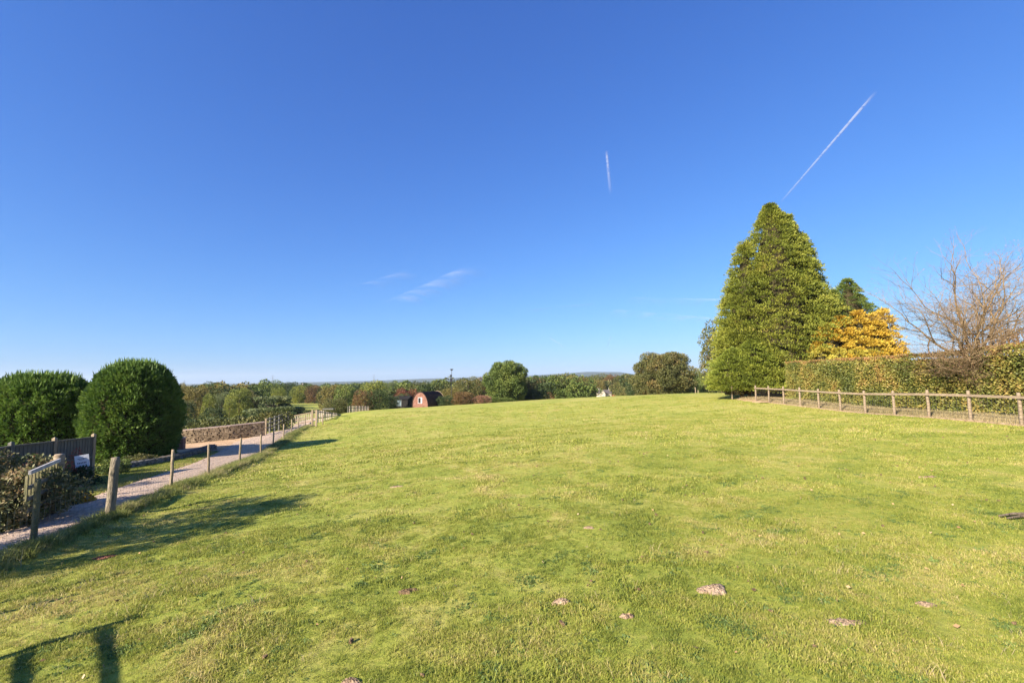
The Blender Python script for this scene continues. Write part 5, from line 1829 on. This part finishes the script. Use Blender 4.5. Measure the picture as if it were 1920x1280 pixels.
def sky_ribbon(name, pa, pb, alt, wa, wb, fa, fb, mat, label, cat, kind=None):
    """a flat streak of ice cloud lying level at height alt; widths in metres, fades at both ends"""
    def at(p):
        d = ray(*p); return Vector((d.x, d.y, d.z)) * (alt / d.z)
    A_, B_ = at(pa), at(pb)
    mid = (A_ + B_) / 2
    d = (B_ - A_); s = Vector((-d.y, d.x, 0)).normalized()
    N, K = 40, 9
    V, F, T_ = [], [], []
    for i in range(N + 1):
        t = i / N; c = A_ + d * t - mid; w = wa + (wb - wa) * t
        for k in range(K):
            q = -1 + 2 * k / (K - 1)
            V.append(tuple(c + s * (w / 2 * q) + Vector((0, 0, (1 - q * q) * w * .15))))
            T_.append((1 - q * q) ** 1.3 * (fa + (fb - fa) * t) * min(1, t * 8 + .0, (1 - t) * 8 + .0))
    for i in range(N):
        for k in range(K - 1): F.append((i * K + k, i * K + k + 1, (i + 1) * K + k + 1, (i + 1) * K + k))
    me = np_mesh(name, V, F, attr=T_, smooth=True)
    o = link(name, me, mat, None, mid)
    return tag(o, label, cat, kind=kind)
W_ = (.92, .93, .95)
trail = wisp_mat('ice_trail', W_, .75, .004, (1, 1, 1), thr=(.2, .5))
sky_ribbon('contrail', (1643, 172), (1462, 382), 9000, 165, 150, .9, .2, trail, 'long diagonal contrail rising to the right above the huge conifer', 'contrail')
sky_ribbon('contrail', (1137, 282), (1145, 365), 9000, 120, 200, .65, .1, trail, 'short near vertical contrail high above the centre of the field', 'contrail')
sky_ribbon('contrail', (1372, 570), (1338, 600), 9000, 500, 900, .35, .5, trail, 'short blurred streak of contrail just left of the huge conifer', 'contrail')
sky_ribbon('contrail', (1028, 631), (1060, 652), 9000, 500, 700, .35, .2, trail, 'faint slanting streak low in the sky right of centre', 'contrail')
sky_ribbon('contrail', (1146, 630), (1138, 650), 9000, 300, 400, .35, .2, trail, 'tiny faint vertical streak low over the cottage', 'contrail')
cir = wisp_mat('thin_cirrus', W_, .30, .0004, (1, 1, 1), thr=(.34, .80))
sky_ribbon('cirrus_cloud', (745, 578), (892, 512), 8000, 5200, 3600, .9, .8, cir, 'largest wisp of thin cloud left of centre above the arched hut', 'cloud')
sky_ribbon('cirrus_cloud', (690, 545), (770, 520), 8000, 3600, 3200, .5, .4, cir, 'fainter small wisp of cloud left of the largest wisp', 'cloud')
sky_ribbon('cirrus_cloud', (1130, 590), (1390, 610), 8000, 5200, 5200, .7, 1.0, cir, 'long faint streak of cloud left of the huge conifer', 'cloud')
sky_ribbon('cirrus_cloud', (1180, 568), (1370, 572), 8000, 3800, 4200, .6, .8, cir, 'thin upper streak of cloud left of the huge conifer', 'cloud')
sky_ribbon('cirrus_cloud', (985, 585), (1120, 572), 8000, 1500, 1500, .35, .35, cir, 'very faint streak of cloud near the centre', 'cloud')

# ---------------------------------------------------------------- air
def haze():
    m, n, l = new_mat('air')
    v = n.new('ShaderNodeVolumePrincipled')
    v.inputs['Color'].default_value = (.72, .84, 1.0, 1)
    v.inputs['Density'].default_value = HAZE
    v.inputs['Anisotropy'].default_value = .1
    o = n.new('ShaderNodeOutputMaterial'); l.new(v.outputs[0], o.inputs['Volume'])
    b = MB(); zb, zt = -75, 150
    b.box((0, 0, (zb + zt) / 2), (18800, 18800, zt - zb))
    tag(b.build('haze', m), 'pale blue haze over the distance', 'haze', kind='stuff')
HAZE = 9e-5
haze()
